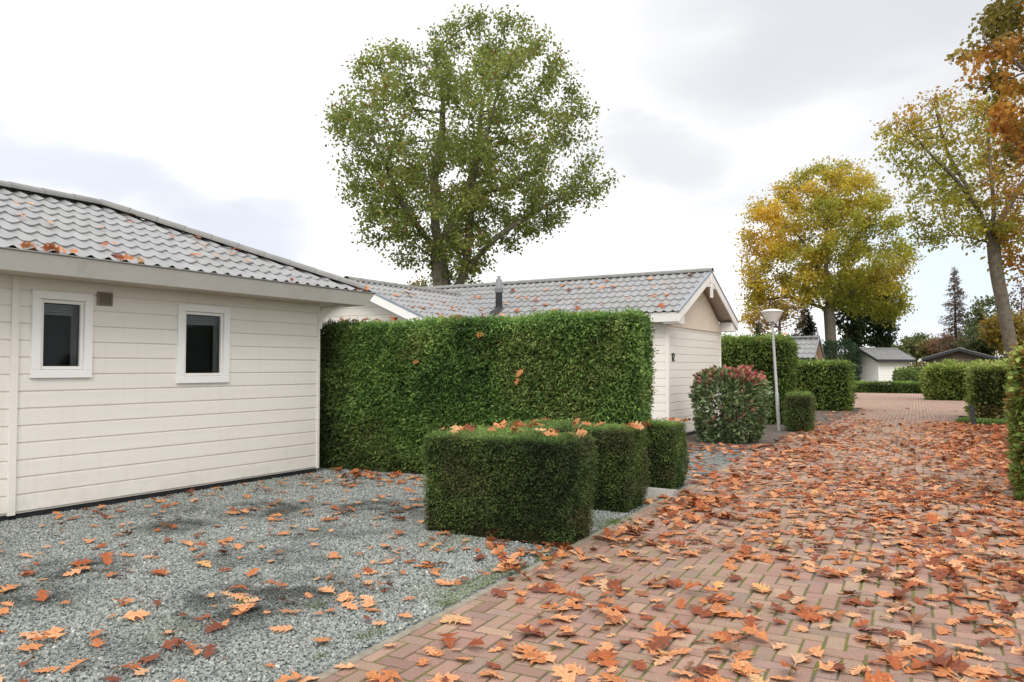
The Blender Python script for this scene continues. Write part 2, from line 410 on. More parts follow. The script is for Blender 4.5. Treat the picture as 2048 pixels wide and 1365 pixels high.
hz = N(nt, 'ShaderNodeSeparateXYZ'); L(nt, tc.outputs['Generated'], hz.inputs[0])
zen = N(nt, 'ShaderNodeMapRange', interpolation_type='SMOOTHSTEP'); L(nt, hz.outputs['Z'], zen.inputs[0])
zen.inputs[1].default_value = .42; zen.inputs[2].default_value = .9; zen.inputs[3].default_value = 1.0; zen.inputs[4].default_value = 1.8
c = mixc(nt, gm, (10.6, 10.5, 10.45), (6.95, 7.02, 7.35))
c = mixc(nt, bm, c, (6.9, 7.25, 8.1))
lb = cloudmask([(1890, 560, .13, .055, .8), (30, 520, .2, .03, .3), (1760, 640, .09, .02, .5)])
c = mixc(nt, lb, c, (7.4, 8.5, 9.6))
fine = ramp(nt, nz.outputs['Fac'], [(.3, (.97, .97, .972)), (.7, (1.03, 1.03, 1.028))]).outputs['Color']
c = mixc(nt, 1.0, c, fine, 'MULTIPLY')
cm = N(nt, 'ShaderNodeVectorMath', operation='SCALE'); L(nt, c, cm.inputs[0]); L(nt, zen.outputs[0], cm.inputs['Scale'])
fin = mixc(nt, .94, sky.outputs[0], cm.outputs[0])
L(nt, fin, bg.inputs['Color']); L(nt, bg.outputs[0], wo.inputs['Surface'])
scn.view_settings.view_transform = 'Standard'; scn.view_settings.look = 'None'; scn.view_settings.exposure = 0; scn.view_settings.gamma = 1
scn.cycles.max_bounces = 8; scn.cycles.diffuse_bounces = 4; scn.cycles.transparent_max_bounces = 8
scn.cycles.use_denoising = True
try: scn.cycles.denoiser = 'OPENIMAGEDENOISE'
except Exception: pass

# ------------------------------------------------------------------ ground
def kx(y): return -2.84-.0577*(y-2.8)     # the road edge drifts away from the wall line
def sheet(name, poly, z, mat, kind='structure', cuts=0):
    o = build(name, [(x, y, z) for x, y in poly], [tuple(range(len(poly)))], mat)
    return tag(o, kind=kind)
sheet('ground', [(-900, -300), (900, -300), (900, 1500), (-900, 1500)], -.04, M['earth'])
sheet('gravel_bed', [(-14, -3), (kx(-3)+.02, -3), (kx(14.2)+.3, 14.2), (-2.9, 16.5), (-2.9, 24), (-3.2, 31), (-9, 31), (-14, 22)], -.018, M['gravel'])
sheet('soil_bed', [(-5.62, 13.9), (-4.7, 13.95), (-3.9, 15.6), (-2.95, 17.2), (-3.1, 23), (-3.2, 31.9), (-7, 31.0), (-7, 21.5), (-5.62, 21)], -.011, M['soil'])
sheet('verge', [(.42, 7.5), (4, 7.5), (4, 28), (-.25, 28), (.05, 20), (.42, 12)], -.013, M['soil'])

road_poly = np.array([(kx(-1)+.03, -1), (1.2, -1), (1.2, 6), (.55, 9), (.45, 12), (.1, 20), (-.35, 25.2), (-.5, 28.6), (3.0, 29.6), (5, 41.7), (-1, 41.7), (-2.1, 42.0), (-2.2, 51.5), (-13, 51.5), (-13, 32.4), (-3.7, 32.4), (-3.45, 29), (-3.5, 18), (kx(13)+.03, 13)])
def inside(px, py, poly):
    r = np.zeros(len(px), bool); n = len(poly); j = n-1
    for i in range(n):
        xi, yi = poly[i]; xj, yj = poly[j]
        c_ = ((yi > py) != (yj > py)) & (px < (xj-xi)*(py-yi)/(yj-yi+1e-12)+xi)
        r ^= c_; j = i
    return r
tag(build('road_bedding', [(x, y, -.0075) for x, y in road_poly], [tuple(range(len(road_poly)))], M['joint']), kind='structure')
def pavers():
    U = .1095; g = .0072
    cx, cy = [], []; hor = []
    x0, y0 = -13.2, -1.2
    nx, ny = int(18.5/U), int(53/U)
    c3, s3 = math.cos(math.radians(3.3)), math.sin(math.radians(3.3))
    x0, y0 = -14.5, -1.6; nx, ny = int(21/U), int(55/U)
    I, J = np.meshgrid(np.arange(nx), np.arange(ny), indexing='ij'); I = I.ravel(); J = J.ravel()
    m = (I-J) % 4
    h = m == 0; v = m == 3
    X = np.concatenate([x0+(I[h]+1)*U, x0+(I[v]+.5)*U]); Y = np.concatenate([y0+(J[h]+.5)*U, y0+(J[v]+1)*U])
    H = np.concatenate([np.ones(h.sum(), bool), np.zeros(v.sum(), bool)])
    wide = road_poly.copy(); wide[[0, -1], 0] -= .12
    k = inside(X*c3-Y*s3, X*s3+Y*c3, wide); X, Y, H = X[k], Y[k], H[k]; n = len(X)
    hx = np.where(H, U-g, U/2-g); hy = np.where(H, U/2-g, U-g)
    jx = RNG.normal(0, .0016, n); jy = RNG.normal(0, .0016, n); X = X+jx; Y = Y+jy
    dz = RNG.normal(0, .0011, n); tx = RNG.normal(0, .006, n); ty = RNG.normal(0, .006, n)
    sx = np.array([-1, 1, 1, -1]); sy = np.array([-1, -1, 1, 1]); c = .006
    V = np.zeros((n, 12, 3))
    for r, (ins, z) in enumerate(((0, -.02), (0, -.0045), (c, 0))):
        ax = sx[None]*(hx-ins)[:, None]; ay = sy[None]*(hy-ins)[:, None]
        V[:, r*4:r*4+4, 0] = X[:, None]+ax; V[:, r*4:r*4+4, 1] = Y[:, None]+ay
        V[:, r*4:r*4+4, 2] = z + dz[:, None] + ax*tx[:, None] + ay*ty[:, None]
    kb = (Y < 13.2)[:, None] & (X < -2.35)[:, None]
    V[:, :, 0] = np.where(kb, np.maximum(V[:, :, 0], -2.637), V[:, :, 0])      # bricks cut along the kerb
    q = [(8, 9, 10, 11)] + [(4*r+i, 4*r+(i+1) % 4, 4*r+4+(i+1) % 4, 4*r+4+i) for r in range(2) for i in range(4)]
    F = ((np.arange(n)*12)[:, None, None] + np.array(q)[None]).reshape(-1, 4)
    t = RNG.random(n)
    C = pal(t, [(0, (.30, .178, .145)), (.25, (.33, .20, .16)), (.45, (.29, .195, .16)), (.6, (.34, .235, .17)), (.75, (.355, .255, .18)), (.88, (.26, .20, .175)), (1, (.29, .175, .145))])
    C = (C*.75+.25*np.array([.30, .205, .165]))*.90*np.array([1.0, .97, .95]); C *= (RNG.normal(1, .10, n)*(.85+.3*vnoise(np.stack([X, Y, X*0], 1), .6)))[:, None]
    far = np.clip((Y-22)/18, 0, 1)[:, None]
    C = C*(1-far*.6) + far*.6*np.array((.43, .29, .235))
    V = np.stack([V[:, :, 0]*c3-V[:, :, 1]*s3, V[:, :, 0]*s3+V[:, :, 1]*c3, V[:, :, 2]], 2)
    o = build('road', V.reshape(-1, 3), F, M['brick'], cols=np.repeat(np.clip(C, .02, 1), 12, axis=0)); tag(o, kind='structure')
pavers()
mb = MB(); y = -1.0
while y < 13:
    b0 = len(mb.v); mb.box(-2.698, -2.642, y+.004, y+.996, -.08, .003+random.uniform(-.002, .004), .006); q = mb.v[-1]
    a = math.radians(3.3); mb.v[-1] = np.stack([q[:, 0]*math.cos(a)-q[:, 1]*math.sin(a), q[:, 0]*math.sin(a)+q[:, 1]*math.cos(a), q[:, 2]], 1); y += 1
tag(mb.out('kerb', M['kerb']), kind='structure')

def stones():
    parts = []
    n = 210000
    x = RNG.uniform(-8.5, -2.6, n); y = RNG.uniform(.6, 10.2, n); k = x < kx(y)-.075; x, y = x[k], y[k]; n = len(x)
    d = np.hypot(x, y); keep = RNG.random(n) < np.clip(1.45-d*.085, .28, 1); x, y = x[keep], y[keep]
    px, py, z = proj(np.stack([x, y, x*0], 1)); k = (z > .5) & (px > -160) & (px < 2200) & (py < 1480); x, y = x[k], y[k]; n = len(x)
    base = np.array([(-1, -1, -1), (1, -1, -1), (1, 1, -1), (-1, 1, -1), (-.7, -.6, 1), (.6, -.75, .8), (.75, .6, 1), (-.6, .7, .75)], float)
    q = np.array([(4, 5, 6, 7), (0, 1, 5, 4), (1, 2, 6, 5), (2, 3, 7, 6), (3, 0, 4, 7)])
    S = np.stack([RNG.uniform(.0048, .0115, n), RNG.uniform(.0036, .0078, n), RNG.uniform(.003, .006, n)], 1)*RNG.choice([1, 1, 1, 1.35], n)[:, None]
    B = base[None]*(1+RNG.normal(0, .18, (n, 8, 3)))*S[:, None, :]
    e = RNG.normal(0, .35, (n, 2)); a = RNG.random(n)*6.283
    ax = norm(np.stack([np.cos(a), np.sin(a), e[:, 0]], 1)); up = norm(np.stack([e[:, 1]*.6, RNG.normal(0, .25, n), np.ones(n)], 1))
    yv = norm(np.cross(up, ax)); up = np.cross(ax, yv)
    P = np.stack([x, y, -.015+RNG.uniform(0, .010, n)], 1)
    V = P[:, None] + B[:, :, 0:1]*ax[:, None] + B[:, :, 1:2]*yv[:, None] + B[:, :, 2:3]*up[:, None]
    F = ((np.arange(n)*8)[:, None, None]+q[None]).reshape(-1, 4)
    t = np.clip(RNG.normal(.5, .2, n), 0, 1)
    C = pal(t, [(0, (.10, .112, .106)), (.35, (.205, .222, .207)), (.65, (.295, .315, .292)), (.93, (.40, .415, .385)), (1, (.56, .55, .50))])
    dirt = .55*np.clip((vnoise(P*[1, 1, 0], .85)-.60)*6, 0, 1)*np.clip(vnoise(P*[1, 1, 0]+7, 4)*2.2-.6, 0, 1)
    for qx, qy, qr in ((-4.05, 3.95, .40), (-4.35, 3.6, .36), (-4.0, 3.4, .25), (-6.7, 5.95, .55), (-5.8, 6.7, .5), (-5.35, 6.65, .4), (-6.0, 3.4, .4), (-5.6, 2.8, .45), (-6.75, 4.9, .35)):
        dirt = np.maximum(dirt, np.clip((1.35-np.hypot((x-qx), (y-qy))/qr)*1.3, 0, 1)*np.clip(vnoise(P*[1, 1, 0], 6)*2.2-.25, .1, 1))
    C = C*(1-.72*dirt[:, None]) + .0
    moss = np.clip((vnoise(P*[1, 1, 0]+31, 1.4)-.62)*5, 0, .5)*np.clip((x+4.6)*.8, 0.1, 1)
    C = C*(1-moss[:, None]) + moss[:, None]*np.array((.11, .14, .04))
    tag(build('gravel', V.reshape(-1, 3), F, M['stone'], cols=np.repeat(C, 8, axis=0)), kind='stuff')
stones()

def tufts(name, spots, mat, col, hgt=(.02, .06), width=1.0, shape=NEEDLE):
    pos = []; 
    for x, y, r, n in spots:
        if name.startswith('moss'): x += kx(y)+2.97-.05
        a = RNG.random(n)*6.283; q = r*np.sqrt(RNG.random(n))
        pos.append(np.stack([x+q*np.cos(a), y+q*np.sin(a)*1.4, np.full(n, -.012)], 1))
    pos = np.concatenate(pos); n = len(pos)
    ax = norm(np.stack([RNG.normal(0, .5, n), RNG.normal(0, .5, n), np.ones(n)], 1))
    v, f, c_ = scatter(shape, pos, ax, rvec(n), RNG.uniform(*hgt, n), pal(RNG.random(n), col))
    return tag(build(name, v, f, mat, cols=c_), kind='stuff')
tufts('weeds', [(-4.18, 3.55, .04, 16), (-3.05, 7.3, .16, 90), (-3.0, 5.6, .10, 50)], M['hedge'], [(0, (.06, .11, .02)), (1, (.15, .23, .05))], (.015, .045), shape=OVAL)
tufts('moss_and_grass', [(-3.06, 5.15, .16, 700), (-3.1, 4.75, .12, 350), (-3.02, 4.2, .07, 150), (-3.08, 3.5, .08, 200), (-3.0, 7.15, .16, 600), (-2.95, 7.35, .12, 300), (-2.9, 6.75, .1, 300), (-3.75, 3.72, .08, 160),
      (-2.99, 8.6, .12, 300), (-3.12, 3.1, .05, 90), (-3.3, 9.25, .1, 200)], M['hedge'], [(0, (.08, .11, .025)), (1, (.17, .21, .06))], (.010, .034))

# ------------------------------------------------------------------ buildings
BH = .1765
def siding(axis, pos, a0, a1, z0, ztop, outward, bh=BH, holes=(), top=None):
    """horizontal boards on a wall plane. axis 'x': plane X=pos running along Y. returns verts/faces in MB form.
    top(a): optional roofline limit (list of (a,z) polygon points) handled by caller via bisect."""
    mb = MB()
    z = z0; k = 0
    prof = []
    while z < ztop - 1e-6:
        z1 = min(z+bh, ztop)
        prof += [(z, -.014), (z+.007, -.014), (z+.024, 0.0), (z1-.001, 0.0)]
        z = z1
    prof.append((ztop, -.010))
    def P(a, zz, o):
        return (pos+o*outward, a, zz) if axis == 'x' else (a, pos+o*outward, zz)
    def strip(b0, b1, zl, zh):
        pr = [(max(min(zz, zh), zl), o) for zz, o in prof]
        q = []
        for p in pr:
            if not q or p[0] > q[-1][0]+1e-6 or (abs(p[0]-q[-1][0]) < 1e-6 and zl < p[0] < zh and p[1] != q[-1][1]): q.append(p)
        pr = q
        v = []; f = []
        for zz, o in pr: v += [P(b0, zz, o), P(b1, zz, o)]
        for i in range(len(pr)-1):
            f.append((2*i, 2*i+1, 2*i+3, 2*i+2) if (axis == 'x') == (outward > 0) else (2*i, 2*i+2, 2*i+3, 2*i+1))
        mb.add(v, f)
    cur = a0
    for h0, h1, hz0, hz1 in sorted(holes):
        strip(cur, h0, z0, ztop); strip(h0, h1, z0, hz0); strip(h0, h1, hz1, ztop); cur = h1
    strip(cur, a1, z0, ztop)
    return mb

def bisect(o, planes):
    bm = bmesh.new(); bm.from_mesh(o.data)
    off = Vector(LOC[o])
    for co, no in planes:
        g = bm.verts[:]+bm.edges[:]+bm.faces[:]
        bmesh.ops.bisect_plane(bm, geom=g, plane_co=Vector(co)-off, plane_no=Vector(no), clear_outer=True)
    bm.to_mesh(o.data); bm.free(); o.data.update()

def tiles(name, p0, udir, vdir, LU, LV, parent, wave=.192, row=.368, amp=.021, step=.020, mat=None, planes=()):
    """profiled pan-tile sheet: p0 lower corner, udir along the eave, vdir up the slope."""
    p0 = np.array(p0, float); u = norm(np.array(udir, float)); v = norm(np.array(vdir, float)); n = norm(np.cross(u, v))
    if n[2] < 0: n = -n
    ns = 10; nu = int(math.ceil(LU/wave))*ns; us = np.arange(nu+1)*wave/ns
    t = (np.arange(nu+1) % ns)/ns
    prof = np.where(t < .62, -.55*np.sin(np.pi*t/.62), np.sin(np.pi*(t-.62)/.38))*amp      # wide pan, narrow roll
    rows = []; k = 0
    nr = int(math.ceil(LV/row))
    for k in range(nr):
        for fv, hh in ((0.0, 1.0), (.35, .66), (.7, .3), (.995, 0.0)):
            rows.append((k*row+fv*row, hh*step))
    V = []
    jit = RNG.normal(0, .0012, (nr, nu//ns+1))
    for i, (vv, hh) in enumerate(rows):
        vv = min(vv, LV)
        J = jit[i//4][np.minimum(np.arange(nu+1)//ns, nu//ns)]
        V.append(p0 + us[:, None]*u + (vv + 0*us)[:, None]*v + (prof+hh+J)[:, None]*n)
    V = np.concatenate(V); W_ = nu+1
    i, j = np.meshgrid(np.arange(len(rows)-1), np.arange(nu), indexing='ij'); a = (i*W_+j).ravel()
    F = np.stack([a, a+1, a+W_+1, a+W_], 1)
    # nose of the first row
    o = build(name, V, F, mat or M['tile'], parent, smooth=False)
    if planes: bisect(o, planes)
    # smooth along but keep row steps sharp
    me = o.data
    me.polygons.foreach_set('use_smooth', np.ones(len(me.polygons), bool))
    if hasattr(me, 'set_sharp_from_angle'): me.set_sharp_from_angle(angle=math.radians(34))
    return o

def ridge_caps(mb, a, b, r=.085, seglen=.40, squash=.8):
    a = np.array(a, float); b = np.array(b, float); d = b-a; Ln = np.linalg.norm(d); d /= Ln
    s = norm(np.cross(d, (0, 0, 1.0))); up = np.cross(s, d)
    n = max(1, int(round(Ln/seglen))); L1 = Ln/n
    ang = np.linspace(-.12, math.pi+.12, 11)
    for k in range(n):
        q0, q1 = a+d*(k*L1-.02), a+d*((k+1)*L1)
        v = []
        for q, rr in ((q0, r*1.06), (q1, r*.97)):
            for t in ang: v.append(q + rr*math.cos(t)*s + rr*squash*math.sin(t)*up)
        v += [q0 + r*.9*math.cos(t)*s + r*.9*squash*math.sin(t)*up for t in ang]
        m = len(ang)
        f = [(i, i+1, m+i+1, m+i) for i in range(m-1)] + [(2*m+i, 2*m+i+1, i+1, i) for i in range(m-1)]
        mb.add(v, f)

def window(parent, X, y0, y1, z0, z1, name='window'):
    """casement in a wall plane X (facing +X)."""
    fr = MB(); t = .088; e = .030
    for (a, b, c_, d) in ((y0, y1, z1-t, z1), (y0, y1, z0, z0+t), (y0, y0+t, z0+t, z1-t), (y1-t, y1, z0+t, z1-t)):
        fr.box(X-.05, X+e, a, b, c_, d, .004)
    root = fr.out(name, M['trim'], parent)
    sa = MB(); a0, a1, b0, b1 = y0+t+.003, y1-t-.003, z0+t+.003, z1-t-.003; s = .035
    for (a, b, c_, d) in ((a0, a1, b1-s, b1), (a0, a1, b0, b0+s), (a0, a0+s, b0+s, b1-s), (a1-s, a1, b0+s, b1-s)):
        sa.box(X-.045, X+.006, a, b, c_, d, .003)
    sa.out('sash', M['barge'], root)
    g = MB(); g.box(X-.022, X-.018, a0+s, a1-s, b0+s, b1-s); g.out('pane', M['glass'], root)
    bl = MB()
    for k in range(4): bl.box(X-.075, X-.045, a0+s+.01, a1-s-.06, b1-s-.035-.03*k, b1-s-.008-.03*k, .004)
    bl.out('blind', M['blind'], root)
    cu = MB(); ys = np.linspace(a1-s-.07, a1-s+.02, 8)
    vv = []; 
    for i, q in enumerate(ys): vv += [(X-.06+.012*(i % 2), q, b0+s-.02), (X-.06+.012*(i % 2), q, b1-s+.02)]
    cu.add(vv, [(2*i, 2*i+2, 2*i+3, 2*i+1) for i in range(7)]); cu.out('curtain', M['curtain'], root)
    bx = MB()
    v = [(X-x, yy, zz) for x in (.05, .5) for yy in (y0+.02, y1-.02) for zz in (z0+.02, z1-.02)]
    bx.add(v, [(4, 6, 7, 5), (0, 4, 5, 1), (2, 3, 7, 6), (0, 2, 6, 4), (1, 5, 7, 3)]); bx.out('reveal', M['inside'], root)
    sc = MB(); sc.box(X-.125, X-.12, y0+.022, y1-.022, z0+.022, z1-.022); sc.out('pane_backing', M['pane_backing'], root)  # dark sheet added behind the glass to even out the unlit interior
    return root

def house_one():
    XW, YN, YS = -8.45, 8.5, -4.0
    h = empty('bungalow', (XW, 4, 0), 'cream clad bungalow with two small windows beside the grey gravel', 'house')
    wd = ((4.36, 5.005), (1.435, 2.362)), ((6.085, 6.855), (1.35, 2.34))
    holes = [(a[0]+.02, a[1]-.02, b[0]+.02, b[1]-.02) for a, b in wd]
    w_ = siding('x', XW, YS, YN-.03, .05, 2.52, 1, holes=holes)
    wo_ = w_.out('wall', M['wall'], h)
    o2 = siding('y', YN-.004, XW-4.27, XW-.03, .05, 2.52, 1); o2.out('wall', M['wall'], h)
    bk = MB(); bk.box(XW-4.27, XW-4.2, YS, YN-.02, .05, 2.52); bk.box(XW-4.2, XW-.6, YS, YS+.06, .05, 2.52); bk.out('rear_wall', M['wall'], h)
    cb = MB(); cb.box(XW-.035, XW+.012, YN-.032, YN+.012, .045, 2.51, .004); cb.out('corner_board', M['wall'], h)
    cs = MB(); cs.box(XW-.01, XW+.022, 4.165, 4.235, .04, 2.52, .004); cs.out('cover_strip', M['wall'], h)
    pl = MB(); pl.box(XW-4.25, XW-.02, YS, YN-.02, -.05, .055); pl.out('plinth', M['plinth'], h)
    for a, b in wd: window(h, XW, a[0], a[1], b[0], b[1])
    v = MB(); y0, y1, z0, z1 = 5.06, 5.24, 2.245, 2.40
    for q in ((y0, y1, z1-.02, z1), (y0, y1, z0, z0+.02), (y0, y0+.022, z0+.02, z1-.02), (y1-.022, y1, z0+.02, z1-.02)): v.box(XW-.01, XW+.02, *q, .003)
    vr = v.out('air_vent', M['ventgrey'], h)
    s = MB()
    for k in range(6): s.prism([(XW+.003, y0+.02, z0+.022+.019*k), (XW+.014, y0+.02, z0+.020+.019*k), (XW+.004, y0+.02, z0+.037+.019*k)], (0, y1-y0-.04, 0))
    s.box(XW-.008, XW+.001, y0+.02, y1-.02, z0+.02, z1-.02); s.out('grille', M['ventgrey'], vr)
    # roof
    xe, ye, ze = -7.865, 9.085, 2.675; tn = .4243; rx, ry, rz = -10.587, 6.363, 3.83
    sl = math.hypot(1, tn); up = np.array([-1, 0, tn])/sl
    LV = (xe-rx)*sl
    hipn = (1, 1, 0)
    tiles('roof', (xe-.075, YS-.5, ze+.012), (0, 1, 0), up, ye-YS+.5, LV-.06, h, planes=[((xe, ye, 0), Vector((-1, 1, 0)).normalized())])
    # north hip and west slope
    tiles('roof', (2*rx-xe, ye+.02, ze), (1, 0, 0), (0, -1/sl, tn/sl), 2*(xe-rx), LV, h, planes=[((xe, ye, 0), Vector((1, -1, 0)).normalized()), ((2*rx-xe, ye, 0), Vector((-1, -1, 0)).normalized())])
    tiles('roof', (2*rx-xe, YS-.5, ze), (0, 1, 0), (1/sl, 0, tn/sl), ye-YS+.5, LV, h, planes=[((2*rx-xe, ye, 0), Vector((1, 1, 0)).normalized())])
    rc = MB(); ridge_caps(rc, (rx, YS-.5, rz+.015), (rx, ry+.02, rz+.015), .10)
    ridge_caps(rc, (xe-.13, ye-.13, ze+.13*tn+.015), (rx, ry, rz+.03), .095)
    ridge_caps(rc, (2*rx-xe+.1, ye-.1, ze+.06), (rx, ry, rz+.03), .095)
    o = rc.out('ridge', M['ridge'], h, smooth=True); o.data.set_sharp_from_angle(angle=math.radians(40))
    # fascia (leaning outward), soffit
    xb, zb, yb = -7.96, 2.487, 8.99
    v = [(xe, YS-.5, ze), (xe, ye, ze), (xb, yb, zb), (xb, YS-.5, zb), (xe-.10, YS-.5, ze+.0), (xe-.10, ye-.10, ze+.0), (xb-.04, yb-.04, zb), (xb-.04, YS-.5, zb),
         (2*rx-xe, ye, ze), (2*rx-xb, yb, zb), (2*rx-xe, ye-.10, ze), (2*rx-xb, yb-.04, zb)]
    f = MB(); f.add(v, [(0, 3, 2, 1), (0, 1, 5, 4), (3, 7, 6, 2), (1, 2, 9, 8), (1, 8, 10, 5), (2, 6, 11, 9)]); f.out('fascia', M['fascia'], h)
    g = MB(); g.tube([(xe-.002, YS-.5, ze+.002), (xe-.002, ye, ze+.002)], .011, 8); g.tube([(xe, ye-.002, ze+.002), (2*rx-xe, ye-.002, ze+.002)], .011, 8); g.out('drip_edge', M['ridge'], h, smooth=True)
    js = MB(); 
    for yy in (4.52,): js.prism([(xe+.003, yy, ze-.015), (xe+.003, yy+.06, ze-.015), (xb+.003, yy+.06, zb+.008), (xb+.003, yy, zb+.008)], (-.02, 0, 0))
    js.out('fascia_joint', M['fascia'], h)
    so_ = MB(); so_.box(XW-.05, xb-.005, YS-.5, yb-.01, zb+.004, zb+.03); so_.box(2*rx-xb, XW-.05, YN-.05, yb-.01, zb+.004, zb+.03); so_.out('soffit', M['soffit'], h)
    br = MB(); d = np.array([.707, .707, 0]); c0 = np.array([XW+.0, YN+.0, 0])
    pts = []
    for t in np.linspace(0, 1, 8):
        a = t*math.pi/2; pts.append(c0 + d*(.02+.36*(1-math.cos(a))) + np.array([0, 0, 2.13+.35*math.sin(a)]))
    br.tube(pts, .024, 6); br.out('corner_brace', M['trim'], h)
    for (yy, xx, r, hgt, zz) in ((7.14, -11.3, .135, .16, 3.84), (7.9, -11.3, .085, .09, 3.83)):
        p = MB(); p.lathe([(r*.8, -.6), (r*.8, hgt-.05), (r*1.05, hgt-.05), (r*1.05, hgt), (r*.9, hgt+.012)], (xx, yy, zz), 20); p.out('roof_vent', M['darkfascia'], h)
    return h
house_one()

def gable_panel(mb, X, yc, half, z0, zap, thick, sgn=1):
    mb.prism([(X, yc-half, z0), (X, yc+half, z0), (X, yc, zap)], (-thick*sgn, 0, 0))

def house_two():
    XG, Y0, Y1, YC = -5.65, 16.0, 20.0, 18.0
    zap, ez, tn = 3.80, 2.71, .464
    XA = -5.28; ye0, ye1 = 15.65, 20.35
    h = empty('gabled_bungalow', (XG, YC, 0), 'cream clad bungalow with open gable and house number behind the red tipped bush', 'house')
    XL = -19.0
    siding('x', XG, Y0+.08, Y1-.03, .06, 2.45, 1).out('wall', M['wall'], h)
    siding('y', Y0, XL, XG-.02, .06, 2.62, -1).out('wall', M['wall'], h)
    siding('y', Y1, XL, XG-.02, .06, 2.62, 1).out('rear_wall', M['wall'], h)
    for a, b, t in ((Y0-.016, Y0+.085, 2.47), (Y1-.03, Y1+.014, 2.44)):
        cb = MB(); cb.box(XG-.06, XG+.014, a, b, .05, t, .004); cb.out('corner_board', M['wall'], h)
    pl = MB(); pl.box(XL, XG-.015, Y0+.015, Y1-.015, -.05, .065); pl.out('plinth', M['plinth'], h)
    gp = MB(); gp.prism([(XG+.03, Y0-.02, 2.44), (XG+.03, Y1+.02, 2.44), (XG+.03, Y1+.02, 2.56), (XG+.03, YC, 2.56+tn*2.02+.12), (XG+.03, Y0-.02, 2.56)], (-.06, 0, 0)); gp.out('gable_panel', M['wallshade'], h)
    sl = math.hypot(1, tn)
    LV = (YC-ye0)*sl
    wz = lambda X: 3.53-.43*(X+12.07)
    tiles('roof', (XL, ye0-.03, ez), (1, 0, 0), (0, 1/sl, tn/sl), XA-XL+.02, LV+.02, h, planes=[((XA+.01, 0, 0), (1, 0, 0))])
    tiles('roof', (XL, ye1+.03, ez), (1, 0, 0), (0, -1/sl, tn/sl), XA-XL+.02, LV+.02, h, planes=[((XA+.01, 0, 0), (1, 0, 0))])
    rc = MB(); ridge_caps(rc, (XL, YC, zap+.01), (XA+.03, YC, zap+.01), .10, .40); o = rc.out('ridge', M['ridge'], h, smooth=True); o.data.set_sharp_from_angle(angle=math.radians(40))
    # barge boards with a thin grey capping
    for sgn, ye in ((1, ye0), (-1, ye1)):
        b = MB(); dz = -.03
        b.prism([(XA, ye, ez+dz+.02), (XA, YC, zap+dz+.02), (XA, YC, zap+dz-.175), (XA, ye+sgn*.0, ez+dz-.175)], (-.032, 0, 0)); b.out('barge_board', M['barge'], h)
        t = MB(); t.prism([(XA+.012, ye-sgn*.02, ez+.03), (XA+.012, YC, zap+.03), (XA+.012, YC, zap-.012), (XA+.012, ye-sgn*.02, ez-.012)], (-.06, 0, 0)); t.out('verge_trim', M['lead'], h)
        s = MB(); s.prism([(XA-.034, ye+sgn*.04, ez-.075), (XA-.034, YC-sgn*.002, zap-.10), (XA-.034, YC-sgn*.002, zap-.125), (XA-.034, ye+sgn*.04, ez-.10)], (XG+.0-XA, 0, 0)); s.out('soffit', M['soffit'], h)
        fz = MB(); fz.prism([(XL, ye, ez), (XL, ye+sgn*.06, ez), (XL, ye+sgn*.06, ez-.20), (XL, ye+sgn*.02, ez-.20)], (XA-XL-.033, 0, 0)); fz.out('fascia', M['barge'], h)
        bx = MB(); bx.box(XG+.0, XA-.035, min(ye+sgn*.06, ye+sgn*.44), max(ye+sgn*.06, ye+sgn*.44), 2.47, 2.70, .004); bx.out('eave_box', M['barge'], h)
    tr = MB(); tr.box(XA-.03, XA+.022, YC-.045, YC+.045, zap-.62, zap-.05, .005)
    pts = [(XA-.02, YC+t, zap-.37-.05*abs(math.cos(t*4.5))) for t in np.linspace(-.42, .42, 9)]
    tr.out('king_post', M['barge'], h)
    c_ = MB(); pr = [(XA-.012, YC-.55, zap-.44), (XA-.012, YC+.55, zap-.44), (XA-.012, YC+.44, zap-.37), (XA-.012, YC+.2, zap-.325), (XA-.012, YC-.2, zap-.325), (XA-.012, YC-.44, zap-.37)]
    c_.prism([(XA-.012, YC-.42, zap-.40), (XA-.012, YC-.05, zap-.36), (XA-.012, YC-.05, zap-.29), (XA-.012, YC-.36, zap-.31)], (-.03, 0, 0))
    c_.prism([(XA-.012, YC+.05, zap-.36), (XA-.012, YC+.42, zap-.40), (XA-.012, YC+.36, zap-.31), (XA-.012, YC+.05, zap-.29)], (-.03, 0, 0)); c_.out('collar_tie', M['barge'], h)
    # house number 12
    X = XG+.006; bx = 16.2; z0, z1 = 1.69, 1.855
    d = MB()
    d.box(X, X+.014, bx+.035, bx+.062, z0, z1); d.prism([(X, bx+.035, z1), (X, bx+.008, z1-.03), (X, bx+.008, z1-.055), (X, bx+.035, z1-.03)], (.014, 0, 0))
    yy = bx+.092
    pts = [(0, .125), (.008, .15), (.03, .162), (.055, .158), (.072, .14), (.072, .115), (.06, .09), (.035, .06), (.012, .034), (.002, .013)]
    d.tube([(X+.006, yy+a, z0+b) for a, b in pts], .0125, 6); d.box(X, X+.014, yy-.008, yy+.085, z0, z0+.026)
    d.out('house_number', M['black'], h)
    # flue
    px, py, pz = -10.0, 16.12, 2.93
    q = MB(); q.lathe([(.26, -.10), (.22, -.02), (.105, .06), (.095, .10)], (px, py, pz), 20); q.lathe([(.083, 0), (.083, .52), (.09, .52), (.09, .56)], (px, py, pz), 20)
    fl = q.out('flue_pipe', M['black'], h, smooth=True); fl.data.set_sharp_from_angle(angle=math.radians(35))
    k = MB(); k.lathe([(.098, .45), (.105, .50), (.105, .56), (.09, .58), (.075, .76), (.045, .80), (.045, .805), (.02, .81), (.02, .835), (.055, .84), (.055, .85)], (px, py, pz), 20)
    o = k.out('flue_cap', M['pipegrey'], fl, smooth=True); o.data.set_sharp_from_angle(angle=math.radians(35))
    # cross wing toward the viewer
    xr, zr, yg, wt = -12.07, 3.50, 12.98, .425; ws = math.hypot(1, wt)
